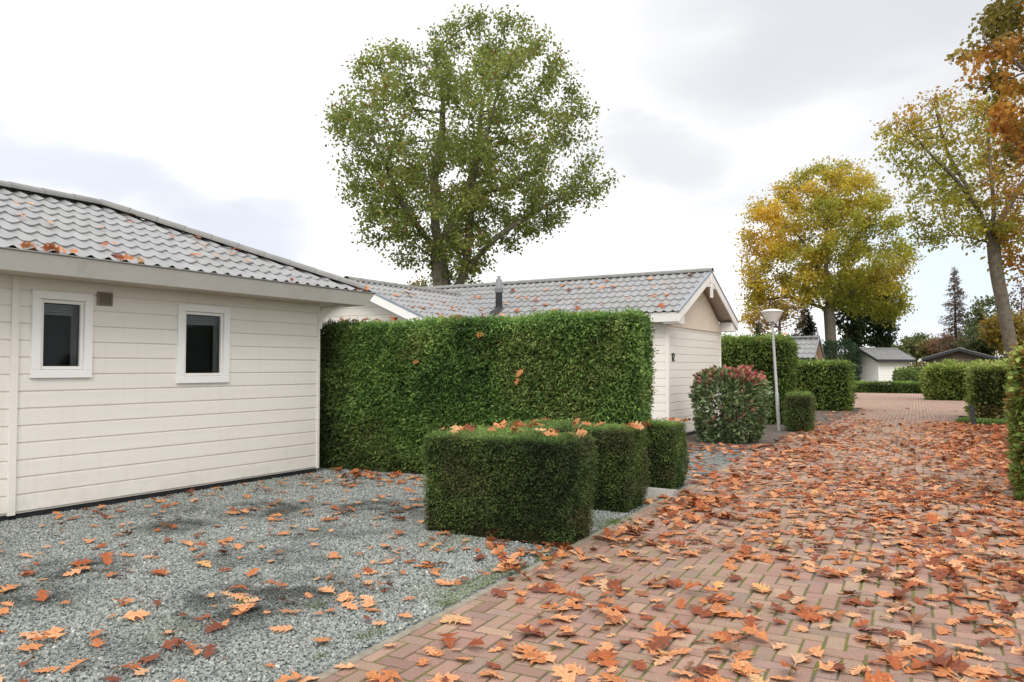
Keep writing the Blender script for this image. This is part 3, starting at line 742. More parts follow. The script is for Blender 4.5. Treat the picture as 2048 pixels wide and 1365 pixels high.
    half = 2.15; xe = xr+half; ezw = zr-wt*half
    valley_n = Vector((-wt, -tn, 1))       # keep what lies above the main slope
    mpl = ((0, YC, zap-.02), Vector((0, tn, -1)).normalized())   # clear the part below the main roof plane
    tiles('wing_roof', (xe+.03, yg-.01, ezw), (0, 1, 0), (-1/ws, 0, wt/ws), 4.8, half*ws+.02, h, planes=[mpl])
    tiles('wing_roof', (2*xr-xe-.03, yg-.01, ezw), (0, 1, 0), (1/ws, 0, wt/ws), 4.8, half*ws+.02, h, planes=[mpl])
    yend = YC-(zap-zr)/tn
    rc = MB(); ridge_caps(rc, (xr, yg, zr+.015), (xr, yend+.1, zr+.015), .10); o = rc.out('ridge', M['ridge'], h, smooth=True); o.data.set_sharp_from_angle(angle=math.radians(40))
    va = MB()
    def yv(x): return YC-(zap-(zr-wt*(x-xr)))/tn
    a = np.array([xr+.05, yv(xr+.05), zr-wt*.05+.03]); b = np.array([xe, yv(xe), ezw+.03])
    dd = norm(b-a); sx = norm(np.cross(dd, (0, 0, 1.0)))*.07
    va.add([a-sx, a+sx, b+sx, b-sx, a-sx*.1+[0, 0, .02], b-sx*.1+[0, 0, .02]], [(0, 4, 5, 3), (4, 1, 2, 5)]); va.out('valley', M['lead'], h)
    for sg in (1, -1):
        b = MB(); b.prism([(xr, yg, zr-.0), (xr+sg*half, yg, ezw-.0), (xr+sg*(half), yg, ezw-.20), (xr, yg, zr-.20)], (0, .035, 0)); b.out('barge_board', M['trim'], h)
        t = MB(); t.prism([(xr, yg-.012, zr+.03), (xr+sg*(half+.02), yg-.012, ezw+.03), (xr+sg*(half+.02), yg-.012, ezw-.012), (xr, yg-.012, zr-.012)], (0, .06, 0)); t.out('verge_trim', M['lead'], h)
        s = MB(); s.prism([(xr, yg+.036, zr-.09), (xr+sg*half, yg+.036, ezw-.09), (xr+sg*half, yg+.036, ezw-.11), (xr, yg+.036, zr-.11)], (0, .33, 0)); s.out('soffit', M['soffit'], h)
        fz = MB(); fz.box(*sorted((xr+sg*half, xr+sg*(half-.04))), yg+.036, Y0-.1, ezw-.19, ezw-.002); fz.out('fascia', M['barge'], h)
    wl = siding('y', yg+.34, xr-1.8, xr+1.8, .06, 3.32, -1); o = wl.out('wing_wall', M['wall'], h)
    bisect(o, [((xr, 0, zr-.12), Vector((wt, 0, 1)).normalized()), ((xr, 0, zr-.12), Vector((-wt, 0, 1)).normalized())])
    siding('x', xr+1.8, yg+.36, Y0-.02, .06, 2.6, 1).out('wing_wall', M['wall'], h)
    siding('x', xr-1.8, yg+.36, Y0-.02, .06, 2.6, -1).out('wing_wall', M['wall'], h)
house_two()

def shed(name, label, cat, x0, x1, y0, y1, ez, rz, ridge_axis, wallm, oh=.35, ohg=.25, fas=.16, wm=None, tilewave=.24, tilerow=.40, rot=0):
    """small gabled outbuilding; ridge along 'x' or 'y'."""
    h = empty(name, ((x0+x1)/2, (y0+y1)/2, 0), label, cat)
    if ridge_axis == 'x':
        T = lambda a, c_, z: (a, c_, z); a0, a1, c0, c1 = x0, x1, y0, y1
    else:
        T = lambda a, c_, z: (c_, a, z); a0, a1, c0, c1 = y0, y1, x0, x1
    cc = (c0+c1)/2; half = (c1-c0)/2+oh; tn = (rz-ez)/half; sl = math.hypot(1, tn)
    wl = MB(); zt = ez-.02
    P = [T(a0, c0, 0), T(a0, c1, 0), T(a0, c1, zt), T(a0, cc, zt+tn*(c1-c0)/2+.0), T(a0, c0, zt)]
    d = np.array(T(a1, 0, 0))-np.array(T(a0, 0, 0)); wl.prism(P, d); wl.out('wall', wallm, h)
    gr = MB()
    z = .18
    while z < zt-.05:
        for cpos, s in ((c0, -1), (c1, 1)):
            p, q = T(a0, cpos+s*.003, z), T(a1, cpos+s*.003, z)
            gr.prism([p, q, (q[0], q[1], z+.012), (p[0], p[1], z+.012)], np.array(T(0, -s*.001, 0)))
        for apos, s in ((a0, -1), (a1, 1)):
            p, q = T(apos+s*.003, c0, z), T(apos+s*.003, c1, z)
            gr.prism([p, q, (q[0], q[1], z+.012), (p[0], p[1], z+.012)], np.array(T(-s*.001, 0, 0)))
        z += .18
    gr.out('board_joints', M['soffit'], h)
    for aa in (a0, a1):
        for c_ in (c0, c1):
            cbm = MB(); p = T(aa, c_, 0); cbm.box(p[0]-.05, p[0]+.05, p[1]-.05, p[1]+.05, 0, zt-.02, .005); cbm.out('corner_board', wm or wallm, h)
    for s in (-1, 1):
        base = T(a0-ohg, cc+s*half, ez); u = np.array(T(1, 0, 0), float); v = np.array(T(0, -s/sl, tn/sl), float)
        tiles('roof', base, u, v, a1-a0+2*ohg, half*sl+.01, h, wave=tilewave, row=tilerow, amp=.026, step=.022, planes=[(T(a1+ohg, 0, 0), tuple(u))])
        f = MB(); q0 = np.array(T(a0-ohg, cc+s*half, ez)); q1 = np.array(T(a1+ohg, cc+s*half, ez)); i_ = np.array(T(0, -s*.04, 0))
        f.prism([q0, q0+i_, q0+i_-[0, 0, fas], q0-[0, 0, fas]], q1-q0); f.out('fascia', M['darkfascia'], h)
        for aa, sg in ((a0-ohg, -1), (a1+ohg, 1)):
            b = MB(); e = np.array(T(aa, cc+s*half, ez-.005)); r = np.array(T(aa, cc, rz-.005))
            b.prism([e, r, r-[0, 0, fas], e-[0, 0, fas]], np.array(T(-sg*.035, 0, 0))); b.out('barge_board', M['darkfascia'], h)
            t = MB(); o_ = np.array(T(sg*.012, 0, 0)); t.prism([e+o_+[0, 0, .05], r+o_+[0, 0, .05], r+o_-[0, 0, .01], e+o_-[0, 0, .01]], np.array(T(-sg*.07, 0, 0))); t.out('verge_trim', M['pipegrey'], h)
        so2 = MB(); e = np.array(T(a0-ohg+.04, cc+s*(half-.05), ez-.10)); r = np.array(T(a0-ohg+.04, cc, rz-.10))
        so2.prism([e, r, r-[0, 0, .02], e-[0, 0, .02]], np.array(T(a1-a0+2*ohg-.08, 0, 0))); so2.out('soffit', M['soffit'], h)
    rc = MB(); ridge_caps(rc, np.array(T(a0-ohg, cc, rz+.02)), np.array(T(a1+ohg, cc, rz+.02)), .11); rc.out('ridge', M['ridge'], h, smooth=True)
    h.rotation_euler = (0, 0, rot)
    return h
shed('garden_shed', 'small tan shed with shiny grey tiled roof peeking above the clipped hedge', 'shed', -11.5, -6.72, 38.9, 41.2, 1.99, 2.98, 'x', M['tanwall'], oh=.3)

shed('white_shed', 'small white shed with grey tiled roof behind the long low hedge', 'shed', -8.1, -5.5, 68.75, 71.85, 2.16, 3.06, 'x', M['whitewall'], oh=.5, ohg=.5, fas=.2, rot=math.radians(45))
shed('dark_chalet', 'low dark brown chalet with black roof edge behind the round hedges', 'house', -3.1, 1.2, 75.0, 83, 2.30, 3.16, 'y', M['brownwall'], oh=.6, ohg=.5, fas=.24, rot=math.radians(-2))

# ------------------------------------------------------------------ street furniture
def lamp():
    b = np.array([-4.2, 19.96, 0]); lean = np.array([-.135, -.08, 0])/3.0
    h = empty('street_lamp', b, 'grey steel street lamp with white cone shaped head leaning slightly between the bushes', 'street lamp')
    P = lambda z: b + lean*z + [0, 0, z]
    m = MB(); m.tube([P(-.1), P(.9), P(.93), P(2.62)], [.046, .045, .036, .030], 16); o = m.out('pole', M['galv'], h, smooth=True); o.data.set_sharp_from_angle(angle=math.radians(40))
    c = MB(); c.lathe([(.032, -.06), (.05, -.05), (.06, 0), (.045, .02)], P(2.66), 16); c.out('collar', M['galv'], h)
    hd = MB(); R = 24; prof = [(.125, 0), (.13, .01), (.258, .235), (.264, .25)]
    v = []; f = []
    for r, z in prof:
        for k in range(48):
            rr = r*(1-.018*(k % 2)); a = 2*math.pi*k/48; p = P(2.68)+[rr*math.cos(a), rr*math.sin(a), z]; v.append(p)
    for i in range(len(prof)-1):
        for k in range(48): f.append((i*48+k, i*48+(k+1) % 48, (i+1)*48+(k+1) % 48, (i+1)*48+k))
    f.append(tuple(range(47, -1, -1))); hd.add(v, f); hd.out('lamp_shade', M['lampwhite'], h)
    cp = MB(); cp.lathe([(.266, .248), (.282, .252), (.277, .265), (.20, .292), (.09, .316), (.02, .324)], P(2.68), 32); o = cp.out('lamp_cap', M['lampwhite'], h, smooth=True); o.data.set_sharp_from_angle(angle=math.radians(40))
    d = MB(); q = P(.45); d.box(q[0]-.02, q[0]+.02, q[1]-.05, q[1]-.035, .33, .62, .003); d.out('hatch', M['galv'], h)
lamp()
def post():
    m = MB(); b = np.array([-.05, 24.35, 0]); t = np.array([-.10, 24.36, .50])
    m.prism([b+[-.055, -.055, -.1], b+[.055, -.055, -.1], b+[.055, .055, -.1], b+[-.055, .055, -.1]], t-b+[0, 0, .1])
    o = m.out('bollard', M['darkfascia'], None, loc=tuple(b))
    c = MB(); c.prism([t+[-.06, -.06, 0], t+[.06, -.06, 0], t+[.06, .06, 0], t+[-.06, .06, 0]], (0, 0, .02)); c.out('cap', M['black'], o)
    tag(o, 'short black post tilting in front of the leafy hedge', 'bollard')
post()
mb = MB(); mb.prism([(-3.55, 8.83, -.03), (-3.55, 9.10, -.03), (-3.55, 9.06, .085), (-3.55, 8.91, .085)], (.47, -.03, 0))
o = mb.out('kerb_block', M['concrete'], None, loc=(-3.3, 8.95, 0)); tag(o, 'grey concrete block on the ground between two clipped yew hedges', 'concrete block')

# ------------------------------------------------------------------ hedges
def box_samples(b, dens, wts):
    """random points on the faces of box b=(x0,x1,y0,y1,z0,z1); wts for (-x,+x,-y,+y,top)."""
    x0, x1, y0, y1, z0, z1 = b; P, Nn = [], []
    faces = [((x0, y0, z0), (0, y1-y0, 0), (0, 0, z1-z0), (-1, 0, 0)), ((x1, y0, z0), (0, y1-y0, 0), (0, 0, z1-z0), (1, 0, 0)),
             ((x0, y0, z0), (x1-x0, 0, 0), (0, 0, z1-z0), (0, -1, 0)), ((x0, y1, z0), (x1-x0, 0, 0), (0, 0, z1-z0), (0, 1, 0)),
             ((x0, y0, z1), (x1-x0, 0, 0), (0, y1-y0, 0), (0, 0, 1))]
    for (o_, u, v, n), w_ in zip(faces, wts):
        k = int(np.linalg.norm(u)*np.linalg.norm(v)*dens*w_)
        if k <= 0: continue
        P.append(np.array(o_)+RNG.random((k, 1))*np.array(u)+RNG.random((k, 1))*np.array(v)); Nn.append(np.tile(np.array(n, float), (k, 1)))
    return np.concatenate(P), np.concatenate(Nn)

def hedge(name, label, boxes, dens, size, stops, wts=(1, 1, 1, .4, 1), shape=FROND, jit=.035, lump=.035, rot=0, pivot=(0, 0), cat='hedge', group=None, droop=.35, out_w=.8,
          colfn=None, cscale=(.9, 5), mat='hedge', corner=.06, inset=.05, topgain=.35, taper=.04, core='core', flat=.5, ztilt=0):
    P, Nn = [], []
    for i, b in enumerate(boxes):
        p, n = box_samples(b, dens, wts)
        for j, q in enumerate(boxes):
            if j != i:
                k = ~((p[:, 0] > q[0]+.005) & (p[:, 0] < q[1]-.005) & (p[:, 1] > q[2]+.005) & (p[:, 1] < q[3]-.005) & (p[:, 2] < q[5]-.004)); p, n = p[k], n[k]
        # round off the edges of the box
        c = np.array([(b[0]+b[1])/2, (b[2]+b[3])/2, (b[4]+b[5])/2]); hf = np.array([(b[1]-b[0])/2, (b[3]-b[2])/2, (b[5]-b[4])/2])
        e = np.clip(np.abs(p-c)-(hf-corner), 0, corner); e[:, 2] = np.where(p[:, 2] < c[2], 0, e[:, 2])
        el = np.linalg.norm(e, axis=1); over = np.clip(el-corner, 0, None)
        dr = norm(e*np.sign(p-c))
        p = p - dr*over[:, None]
        k = el > 1e-6; n = n.copy(); n[k] = norm(n[k]*.4+dr[k])
        low = np.clip(1-(p[:, 2]-b[4])/(.25*(b[5]-b[4])+1e-6), 0, 1)
        hn = n*[1, 1, 0]; p = p - hn*(low*taper)[:, None]
        P.append(p); Nn.append(n)
    P = np.concatenate(P); Nn = np.concatenate(Nn)
    k0 = len(P)
    P = P + Nn*((vnoise(P, 2.2)-.5)*2*lump + (vnoise(P+9, 7)-.5)*lump)[:, None]
    u = RNG.random(k0); dep = RNG.normal(0, 1, k0)
    dep = np.where(RNG.random(k0) < .035, 1.2+RNG.random(k0)*1.4, dep)
    P = P + Nn*(dep*jit - jit*.3)[:, None]
    ax = norm(Nn*out_w + rvec(k0)*.75 - np.array([0, 0, droop])); fn = norm(Nn*flat + rvec(k0))
    sz = size*RNG.uniform(.6, 1.35, k0)
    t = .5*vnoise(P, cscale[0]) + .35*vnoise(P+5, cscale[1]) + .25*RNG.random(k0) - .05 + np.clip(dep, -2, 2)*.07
    t = np.clip((t-.5)*1.25+.5, 0, 1)
    C = pal(t, stops)
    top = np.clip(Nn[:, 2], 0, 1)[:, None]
    C = C*(1+topgain*top)  # foliage gets lighter where it faces up
    if colfn is not None: C = colfn(P, Nn, C)
    P[:, 2] += ztilt*P[:, 0]*np.clip(P[:, 2], 0, 1)
    if rot:
        cr, sr = math.cos(rot), math.sin(rot)
        def R(a): return np.stack([a[:, 0]*cr-a[:, 1]*sr, a[:, 0]*sr+a[:, 1]*cr, a[:, 2]], 1)
        P = R(P)+[pivot[0], pivot[1], 0]; ax = R(ax); fn = R(fn)
    v, f, cc = scatter(shape, P, ax, fn, sz, np.clip(C*RNG.normal(1, .10, (k0, 1)), .004, 1))
    cx = np.mean([(b[0]+b[1])/2 for b in boxes]); cy = np.mean([(b[2]+b[3])/2 for b in boxes])
    base = (cx, cy, 0) if not rot else (pivot[0]+cx*math.cos(rot)-cy*math.sin(rot), pivot[1]+cx*math.sin(rot)+cy*math.cos(rot), 0)
    root = empty(name, base, label, cat, group)
    build('foliage', v, f, M[mat], root, cols=cc)
    cm_ = MB()
    for i, b in enumerate(boxes):
        ii = inset+.004*i; cm_.box(b[0]+ii, b[1]-ii, b[2]+ii, b[3]-ii, b[4]-.05, b[5]-ii, .05)
    V = np.concatenate(cm_.v)
    if rot: V = np.stack([V[:, 0]*cr-V[:, 1]*sr+pivot[0], V[:, 0]*sr+V[:, 1]*cr+pivot[1], V[:, 2]], 1)
    build('stems', V, cm_.f, M[core], root)
    return root

THUJA = [(0, (.018, .038, .012)), (.3, (.055, .115, .028)), (.55, (.105, .195, .046)), (.8, (.185, .305, .076)), (1, (.33, .43, .13))]
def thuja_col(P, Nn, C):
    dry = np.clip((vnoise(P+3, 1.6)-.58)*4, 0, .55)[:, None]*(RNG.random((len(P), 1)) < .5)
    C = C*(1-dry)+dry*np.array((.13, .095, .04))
    shade = np.clip(1.1-(P[:, 0]-.05)/.7+(vnoise(P, 2.5)-.5)*.8, 0, 1)[:, None]*.75      # shade by the house corner painted in as darker, browner foliage
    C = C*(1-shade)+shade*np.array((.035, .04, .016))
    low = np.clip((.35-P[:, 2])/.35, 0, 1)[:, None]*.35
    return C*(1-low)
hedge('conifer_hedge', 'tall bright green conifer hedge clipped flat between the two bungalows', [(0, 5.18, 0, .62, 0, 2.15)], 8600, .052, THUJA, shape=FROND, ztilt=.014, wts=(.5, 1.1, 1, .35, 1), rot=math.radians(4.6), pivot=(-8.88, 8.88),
      droop=.15, out_w=.55, colfn=thuja_col, lump=.05, jit=.036, cscale=(1.3, 9), topgain=.2, flat=.7)
YEW = [(0, (.014, .024, .011)), (.35, (.034, .058, .021)), (.6, (.066, .105, .032)), (.85, (.12, .175, .048)), (1, (.18, .24, .07))]
def yew_col(P, Nn, C):
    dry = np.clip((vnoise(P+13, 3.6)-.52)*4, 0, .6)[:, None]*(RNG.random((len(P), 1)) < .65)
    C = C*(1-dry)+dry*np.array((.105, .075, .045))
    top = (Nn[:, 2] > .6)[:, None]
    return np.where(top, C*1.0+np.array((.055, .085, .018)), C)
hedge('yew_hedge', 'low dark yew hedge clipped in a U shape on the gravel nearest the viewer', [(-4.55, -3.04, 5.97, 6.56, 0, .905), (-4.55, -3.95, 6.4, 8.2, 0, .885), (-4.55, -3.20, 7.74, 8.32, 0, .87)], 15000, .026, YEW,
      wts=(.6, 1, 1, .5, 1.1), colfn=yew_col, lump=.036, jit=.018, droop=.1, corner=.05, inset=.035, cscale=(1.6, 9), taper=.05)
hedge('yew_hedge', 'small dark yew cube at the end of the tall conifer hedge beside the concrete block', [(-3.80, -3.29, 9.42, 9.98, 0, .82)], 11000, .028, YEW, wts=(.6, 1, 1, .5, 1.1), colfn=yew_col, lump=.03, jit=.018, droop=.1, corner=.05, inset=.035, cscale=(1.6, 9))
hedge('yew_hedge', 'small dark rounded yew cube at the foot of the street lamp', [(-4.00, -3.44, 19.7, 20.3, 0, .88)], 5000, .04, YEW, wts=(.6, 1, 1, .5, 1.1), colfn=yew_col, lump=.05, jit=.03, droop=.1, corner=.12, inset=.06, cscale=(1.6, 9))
DARKTH = [(0, (.022, .036, .010)), (.35, (.055, .088, .02)), (.65, (.105, .16, .034)), (1, (.23, .30, .07))]
hedge('conifer_hedge', 'tall dark green conifer hedge behind the street lamp', [(-9.0, -4.38, 21.9, 22.75, 0, 2.32)], 1900, .095, DARKTH, lump=.09, jit=.05, corner=.14, droop=.4, topgain=.7, inset=.09)
hedge('conifer_hedge', 'square green conifer hedge in front of the tan shed', [(-9.5, -3.93, 29.8, 31.2, 0, 1.68)], 1000, .11, DARKTH, lump=.07, jit=.05, corner=.10, droop=.35, topgain=.7, inset=.09)
hedge('low_hedge', 'long knee high clipped hedge along the far side of the paved road', [(-9.5, -2.2, 51.7, 52.3, 0, .60)], 900, .11, DARKTH, lump=.03, jit=.04, corner=.06, topgain=.9, inset=.08)
hedge('low_hedge', 'dark hedge further back beside the white shed', [(-5.1, 1.5, 64, 64.8, 0, 1.35)], 250, .2, DARKTH, lump=.06, jit=.06, corner=.1, topgain=.9, inset=.12)
PRIV = [(0, (.05, .08, .016)), (.35, (.125, .18, .036)), (.65, (.22, .285, .065)), (1, (.38, .42, .13))]
hedge('leafy_hedge', 'rounded light green hedge on the far bend of the road', [(-2.0, .6, 41.9, 43.4, 0, 1.55)], 800, .14, PRIV, shape=DIAMOND, lump=.16, jit=.09, corner=.32, droop=0, inset=.16, topgain=.5, core='coretwig')
def beech_col(P, Nn, C):
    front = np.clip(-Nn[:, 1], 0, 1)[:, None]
    C = C*(1-.50*front)  # front painted darker so that the left flank looks lit
    low = np.clip((.55-P[:, 2])/.3+ (vnoise(P, 2)-.5), 0, 1)[:, None]*front
    C = C*(1-low)+low*np.array((.21, .165, .06))
    br = (RNG.random((len(P), 1)) < .06)
    return np.where(br, np.array((.26, .15, .05)), C)
hedge('beech_hedge', 'green and brown leafy hedge with a bright left flank behind the black post', [(-.04, 2.6, 25.5, 28.3, 0, 1.54)], 950, .095, PRIV, shape=DIAMOND, lump=.10, jit=.06, corner=.16, droop=.1, inset=.12, colfn=beech_col, core='coretwig', wts=(1, .3, 1, .3, 1))
def beech_col2(P, Nn, C):
    br = (RNG.random((len(P), 1)) < .10+.25*np.clip((vnoise(P, 2.2)-.5)*3, 0, 1)[:, None])
    return np.where(br, np.array((.34, .17, .05)), C)
hedge('beech_hedge', 'green and orange tinged leafy hedge cut off by the edge of the photo', [(.46, 2.4, 10.75, 11.5, 0, 1.72)], 2400, .075, PRIV, shape=DIAMOND, lump=.06, jit=.04, corner=.06, droop=.15, inset=.09, colfn=beech_col2, core='coretwig', wts=(1.2, .3, 1.2, .3, 1))
tufts('ground_cover', [(.25, 24.75, .28, 700), (.7, 24.9, .3, 800), (-.3, 25.0, .12, 120), (1.3, 24.8, .4, 700)], M['hedge'], [(0, (.07, .13, .03)), (1, (.22, .32, .09))], (.10, .2), shape=OVAL)

def G(px, D): return ahead(D, (px-1024)*D/1550, -.05)
# ------------------------------------------------------------------ bush with red tips
def bush(name, label, c, rx, ry, zt, n, size, stops, shape=OVAL, red=0, mat='glossleaf', cat='bush', stemn=14, squash=1):
    root = empty(name, (c[0], c[1], 0), label, cat)
    d = rvec(n); d[:, 2] = np.where(RNG.random(n) < .55, np.abs(d[:, 2]), -np.abs(d[:, 2]))
    d = norm(d)
    d = np.sign(d)*np.abs(d)**np.array([.8, .8, .8]); d = d/np.maximum(1e-6, (np.abs(d)**2.8).sum(1)**(1/2.8))[:, None]
    lump = .80+.30*vnoise(d*1.0+np.array(c), 2.6)+.10*vnoise(d+np.array(c)+4, 6)
    rr = lump*(1-np.abs(RNG.normal(0, .13, n)))
    zc = zt*.47
    P = np.stack([c[0]+d[:, 0]*rx*rr, c[1]+d[:, 1]*ry*rr, zc+d[:, 2]*np.where(d[:, 2] > 0, zt-zc, zc*1.15)*rr*squash], 1)
    k = P[:, 2] > .02; P, d = P[k], d[k]; rr = rr[k]; n = len(P)
    ax = norm(d*.7+rvec(n)*.75+np.array([0, 0, .25])); fn = norm(rvec(n)+np.array([0, 0, .8]))
    t = np.clip(.55*vnoise(P, 3)+.5*RNG.random(n)-.02, 0, 1); C = pal(t, stops)
    sz = size*RNG.uniform(.6, 1.25, n)
    if red:
        # the reddest young shoots crown the bush
        side = (P-np.array([c[0], c[1], 0]))@CR
        w_ = np.clip((P[:, 2]-zt*.76)/(zt*.16), 0, 1)*np.clip((side+.22)/.35, .12, 1)*.9 + .16*np.clip((vnoise(P+2, 3.5)-.58)*9, 0, 1)+.5*np.clip((P[:, 2]-zt*.62)/(zt*.3), 0, 1)*np.clip(-d[:, 0]*1.5, 0, 1)*(RNG.random(n) < .5)
        kx = (RNG.random(n) < w_*red)
        rc_ = pal(RNG.random(n), [(0, (.28, .05, .05)), (.5, (.46, .13, .11)), (1, (.56, .30, .22))])
        C = np.where(kx[:, None], rc_, C)
    v, f, cc = scatter(shape, P, ax, fn, sz, C)
    build('foliage', v, f, M[mat], root, cols=cc)
    st = []
    for i in range(stemn):
        a = 6.283*i/stemn+random.uniform(-.2, .2); q = random.uniform(.25, .8)
        p0 = np.array([c[0]+.08*math.cos(a), c[1]+.08*math.sin(a), -.03]); p1 = np.array([c[0]+rx*q*math.cos(a), c[1]+ry*q*math.sin(a), zt*random.uniform(.6, .85)])
        m_ = (p0+p1)/2+np.array([math.cos(a)*.08, math.sin(a)*.08, -.05]); st.append(([p0, m_, p1], [.018, .013, .006]))
    b = MB()
    for p, r in st: b.tube(p, r, 5)
    b.out('stems', M['barkdark'], root)
    return root
bush('photinia_bush', 'rounded shrub with red young leaves on top against the cream gable wall', (-4.43, 16.35, 0), .72, .68, 1.50, 6000, .105,
     [(0, (.03, .05, .022)), (.3, (.07, .115, .04)), (.6, (.145, .205, .08)), (.85, (.27, .34, .16)), (1, (.42, .47, .28))], red=.92)
qq = G(1679, 64); bush('juniper_bush', 'broad dark bluish green shrub between the tan and white sheds', (qq[0], qq[1], 0), 1.5, 1.3, 3.75, 6500, .24, [(0, (.018, .035, .018)), (.5, (.045, .08, .04)), (1, (.11, .16, .075))], shape=FROND, mat='hedge')
bush('shrub', 'small leafy green shrub beside the white shed', (-4.05, 61.5, 0), .8, .8, 1.45, 900, .15, [(0, (.05, .09, .02)), (1, (.20, .27, .07))], mat='hedge')

# ------------------------------------------------------------------ trees
def colonise(att, start, step, kill, infl, maxit=140, grav=0.0):
    nodes = [np.array(p, float) for p in start[0]]; par = list(start[1])
    att = att.copy(); nd = np.array(nodes)
    D = np.linalg.norm(att[:, None]-nd[None], axis=2); near = D.argmin(1); dist = D.min(1)
    for it in range(maxit):
        act = dist < infl
        if not act.any(): break
        dirs = norm(att-np.array(nodes)[near])
        acc = {}
        for i in np.where(act)[0]: acc.setdefault(near[i], []).append(i)
        new = []
        for k, ids in acc.items():
            d = dirs[ids].mean(0)+np.array([0, 0, grav])+RNG.normal(0, .10, 3); d /= np.linalg.norm(d)+1e-9
            p = nodes[k]+d*step
            new.append((p, k))
        if not new: break
        b = len(nodes)
        for p, k in new: nodes.append(p); par.append(k)
        nn = np.array([p for p, _ in new])
        D = np.linalg.norm(att[:, None]-nn[None], axis=2); m = D.min(1); a = D.argmin(1)
        u = m < dist-1e-6; near = np.where(u, a+b, near); dist = np.where(u, m, dist)
        alive = dist > kill
        if not alive.any(): break
        att, near, dist = att[alive], near[alive], dist[alive]
    return np.array(nodes), np.array(par)

def tree_mesh(nodes, par, rbase, rtip, pw=2.2):
    n = len(nodes); ch = [[] for _ in range(n)]
    for i in range(1, n): ch[par[i]].append(i)
    val = np.zeros(n)
    for i in range(n-1, -1, -1): val[i] = 1.0 if not ch[i] else sum(val[c] for c in ch[i])
    r = rtip*(val**(1/pw)); g = math.log(rbase/rtip)/max(1e-6, math.log(val[0]**(1/pw))); r = rtip*(r/rtip)**g
    V, F, o = [], [], 0
    roots = [(0, None)]
    stack = [(0, None)]
    while stack:
        i, p = stack.pop()
        pts, rad = ([nodes[p]], [min(r[p], r[i]*1.15)]) if p is not None else ([], [])
        j = i
        while True:
            pts.append(nodes[j]); rad.append(r[j])
            if not ch[j]: break
            cs = sorted(ch[j], key=lambda q: -val[q])
            for q in cs[1:]: stack.append((q, j))
            j = cs[0]
        if len(pts) < 2: continue
        mr = max(rad); seg = 10 if mr > .12 else (6 if mr > .04 else 4)
        if len(pts) > 3:
            q = np.array(pts); q[1:-1] = .5*q[1:-1]+.25*(q[:-2]+q[2:]); pts = q
        v, f = tube_arrays(pts, rad, seg, False); V.append(v); F += [tuple(x+o for x in y) for y in f]; o += len(v)
    return np.concatenate(V), F, r, val

def tree(name, label, trunk, att, rbase, nleaf, lsize, colfn, shape=DIAMOND, step=.4, kill=.6, infl=4.0, sig=.3, rtip=.012, bark='bark', cat='tree', group=None, grav=0.02, thin=.035, upb=.25, pw=2.2, axb=None, flare=1.25, clump=.25):
    """trunk: list of (points, parent index into flat list)."""
    pts, par = [], []
    idx = {}
    for br in trunk:
        st, pl_ = br
        prev = st
        for k, p in enumerate(pl_):
            if prev is not None:
                a = pts[prev]; b = np.array(p, float); m = max(1, int(np.linalg.norm(b-a)/step))
                for q in range(1, m+1): pts.append(a+(b-a)*q/m); par.append(prev if q == 1 else len(pts)-2)
            else:
                pts.append(np.array(p, float)); par.append(-1)
            prev = len(pts)-1
            idx[(id(br), k)] = prev
        br_end = prev
    nodes, par = colonise(att, (pts, par), step, kill, infl, grav=grav)
    V, F, r, val = tree_mesh(nodes, par, rbase, rtip, pw)
    base = pts[0]
    zz = np.clip(1-(V[:, 2]-base[2])/.8, 0, 1); V[:, :2] += (V[:, :2]-base[:2])*(zz**2)[:, None]*(flare-1)
    root = empty(name, tuple(base), label, cat, group)
    build('trunk', V, F, M[bark], root, smooth=True)
    # leaves on the thin twigs
    tw = np.where((val <= np.quantile(val[val > 0], thin if thin > 1 else .80)) & (np.arange(len(nodes)) > len(pts)-1))[0]
    wgt = np.clip(1.5-val[tw]*.12, .25, 1.5)*(clump+1.5*vnoise(nodes[tw], .55)**1.5+.5*vnoise(nodes[tw]+8, 1.7)); wgt /= wgt.sum()
    k = RNG.choice(tw, nleaf, p=wgt)
    t = RNG.random((nleaf, 1)); P = nodes[k]*t+nodes[par[k]]*(1-t)+RNG.normal(0, 1, (nleaf, 3))*sig*np.array([1, 1, .8])
    ax = norm(rvec(nleaf)+(np.array([0, 0, -.3]) if axb is None else np.array(axb))); fn = norm(rvec(nleaf)+np.array([0, 0, upb*2]))
    v, f, cc = scatter(shape, P, ax, fn, lsize*RNG.uniform(.65, 1.3, nleaf), np.clip(colfn(P), .003, 1))
    build('crown', v, f, M['leaf'], root, cols=cc)
    return root

def in_sil(sil, D, n, depth, seed_lat=None, shrink=1.0):
    """random points filling a crown whose outline (seen side-on) is given in metres: list of (lat, z); depth = half thickness."""
    s = np.array(sil, float); out = []
    lo, hi = s.min(0), s.max(0)
    c = s.mean(0)
    while len(out) < n:
        q = lo+(hi-lo)*RNG.random((n, 2)); k = inside(q[:, 0], q[:, 1], s); q = q[k]
        # distance to the outline sets the local thickness
        d = np.full(len(q), 1e9)
        for i in range(len(s)):
            a, b = s[i], s[(i+1) % len(s)]; ab = b-a; t = np.clip(((q-a)@ab)/(ab@ab+1e-9), 0, 1); d = np.minimum(d, np.linalg.norm(q-(a+t[:, None]*ab), axis=1))
        th = depth*np.sqrt(np.clip(d/(d.max()*.8), 0.01, 1))
        w_ = RNG.uniform(-1, 1, len(q))*th
        for (l, z), w1 in zip(q, w_): out.append((D+w1, l, z))
    o_ = np.array(out[:n]); h = np.array([-math.sin(YAW), math.cos(YAW), 0])
    return o_[:, 0:1]*h+o_[:, 1:2]*CR+np.array([0, 0, 1])*o_[:, 2:3]
def sil(px, D): return [((x-1024)*D/1550, 1.55+(735-y)*D/1550) for x, y in px]
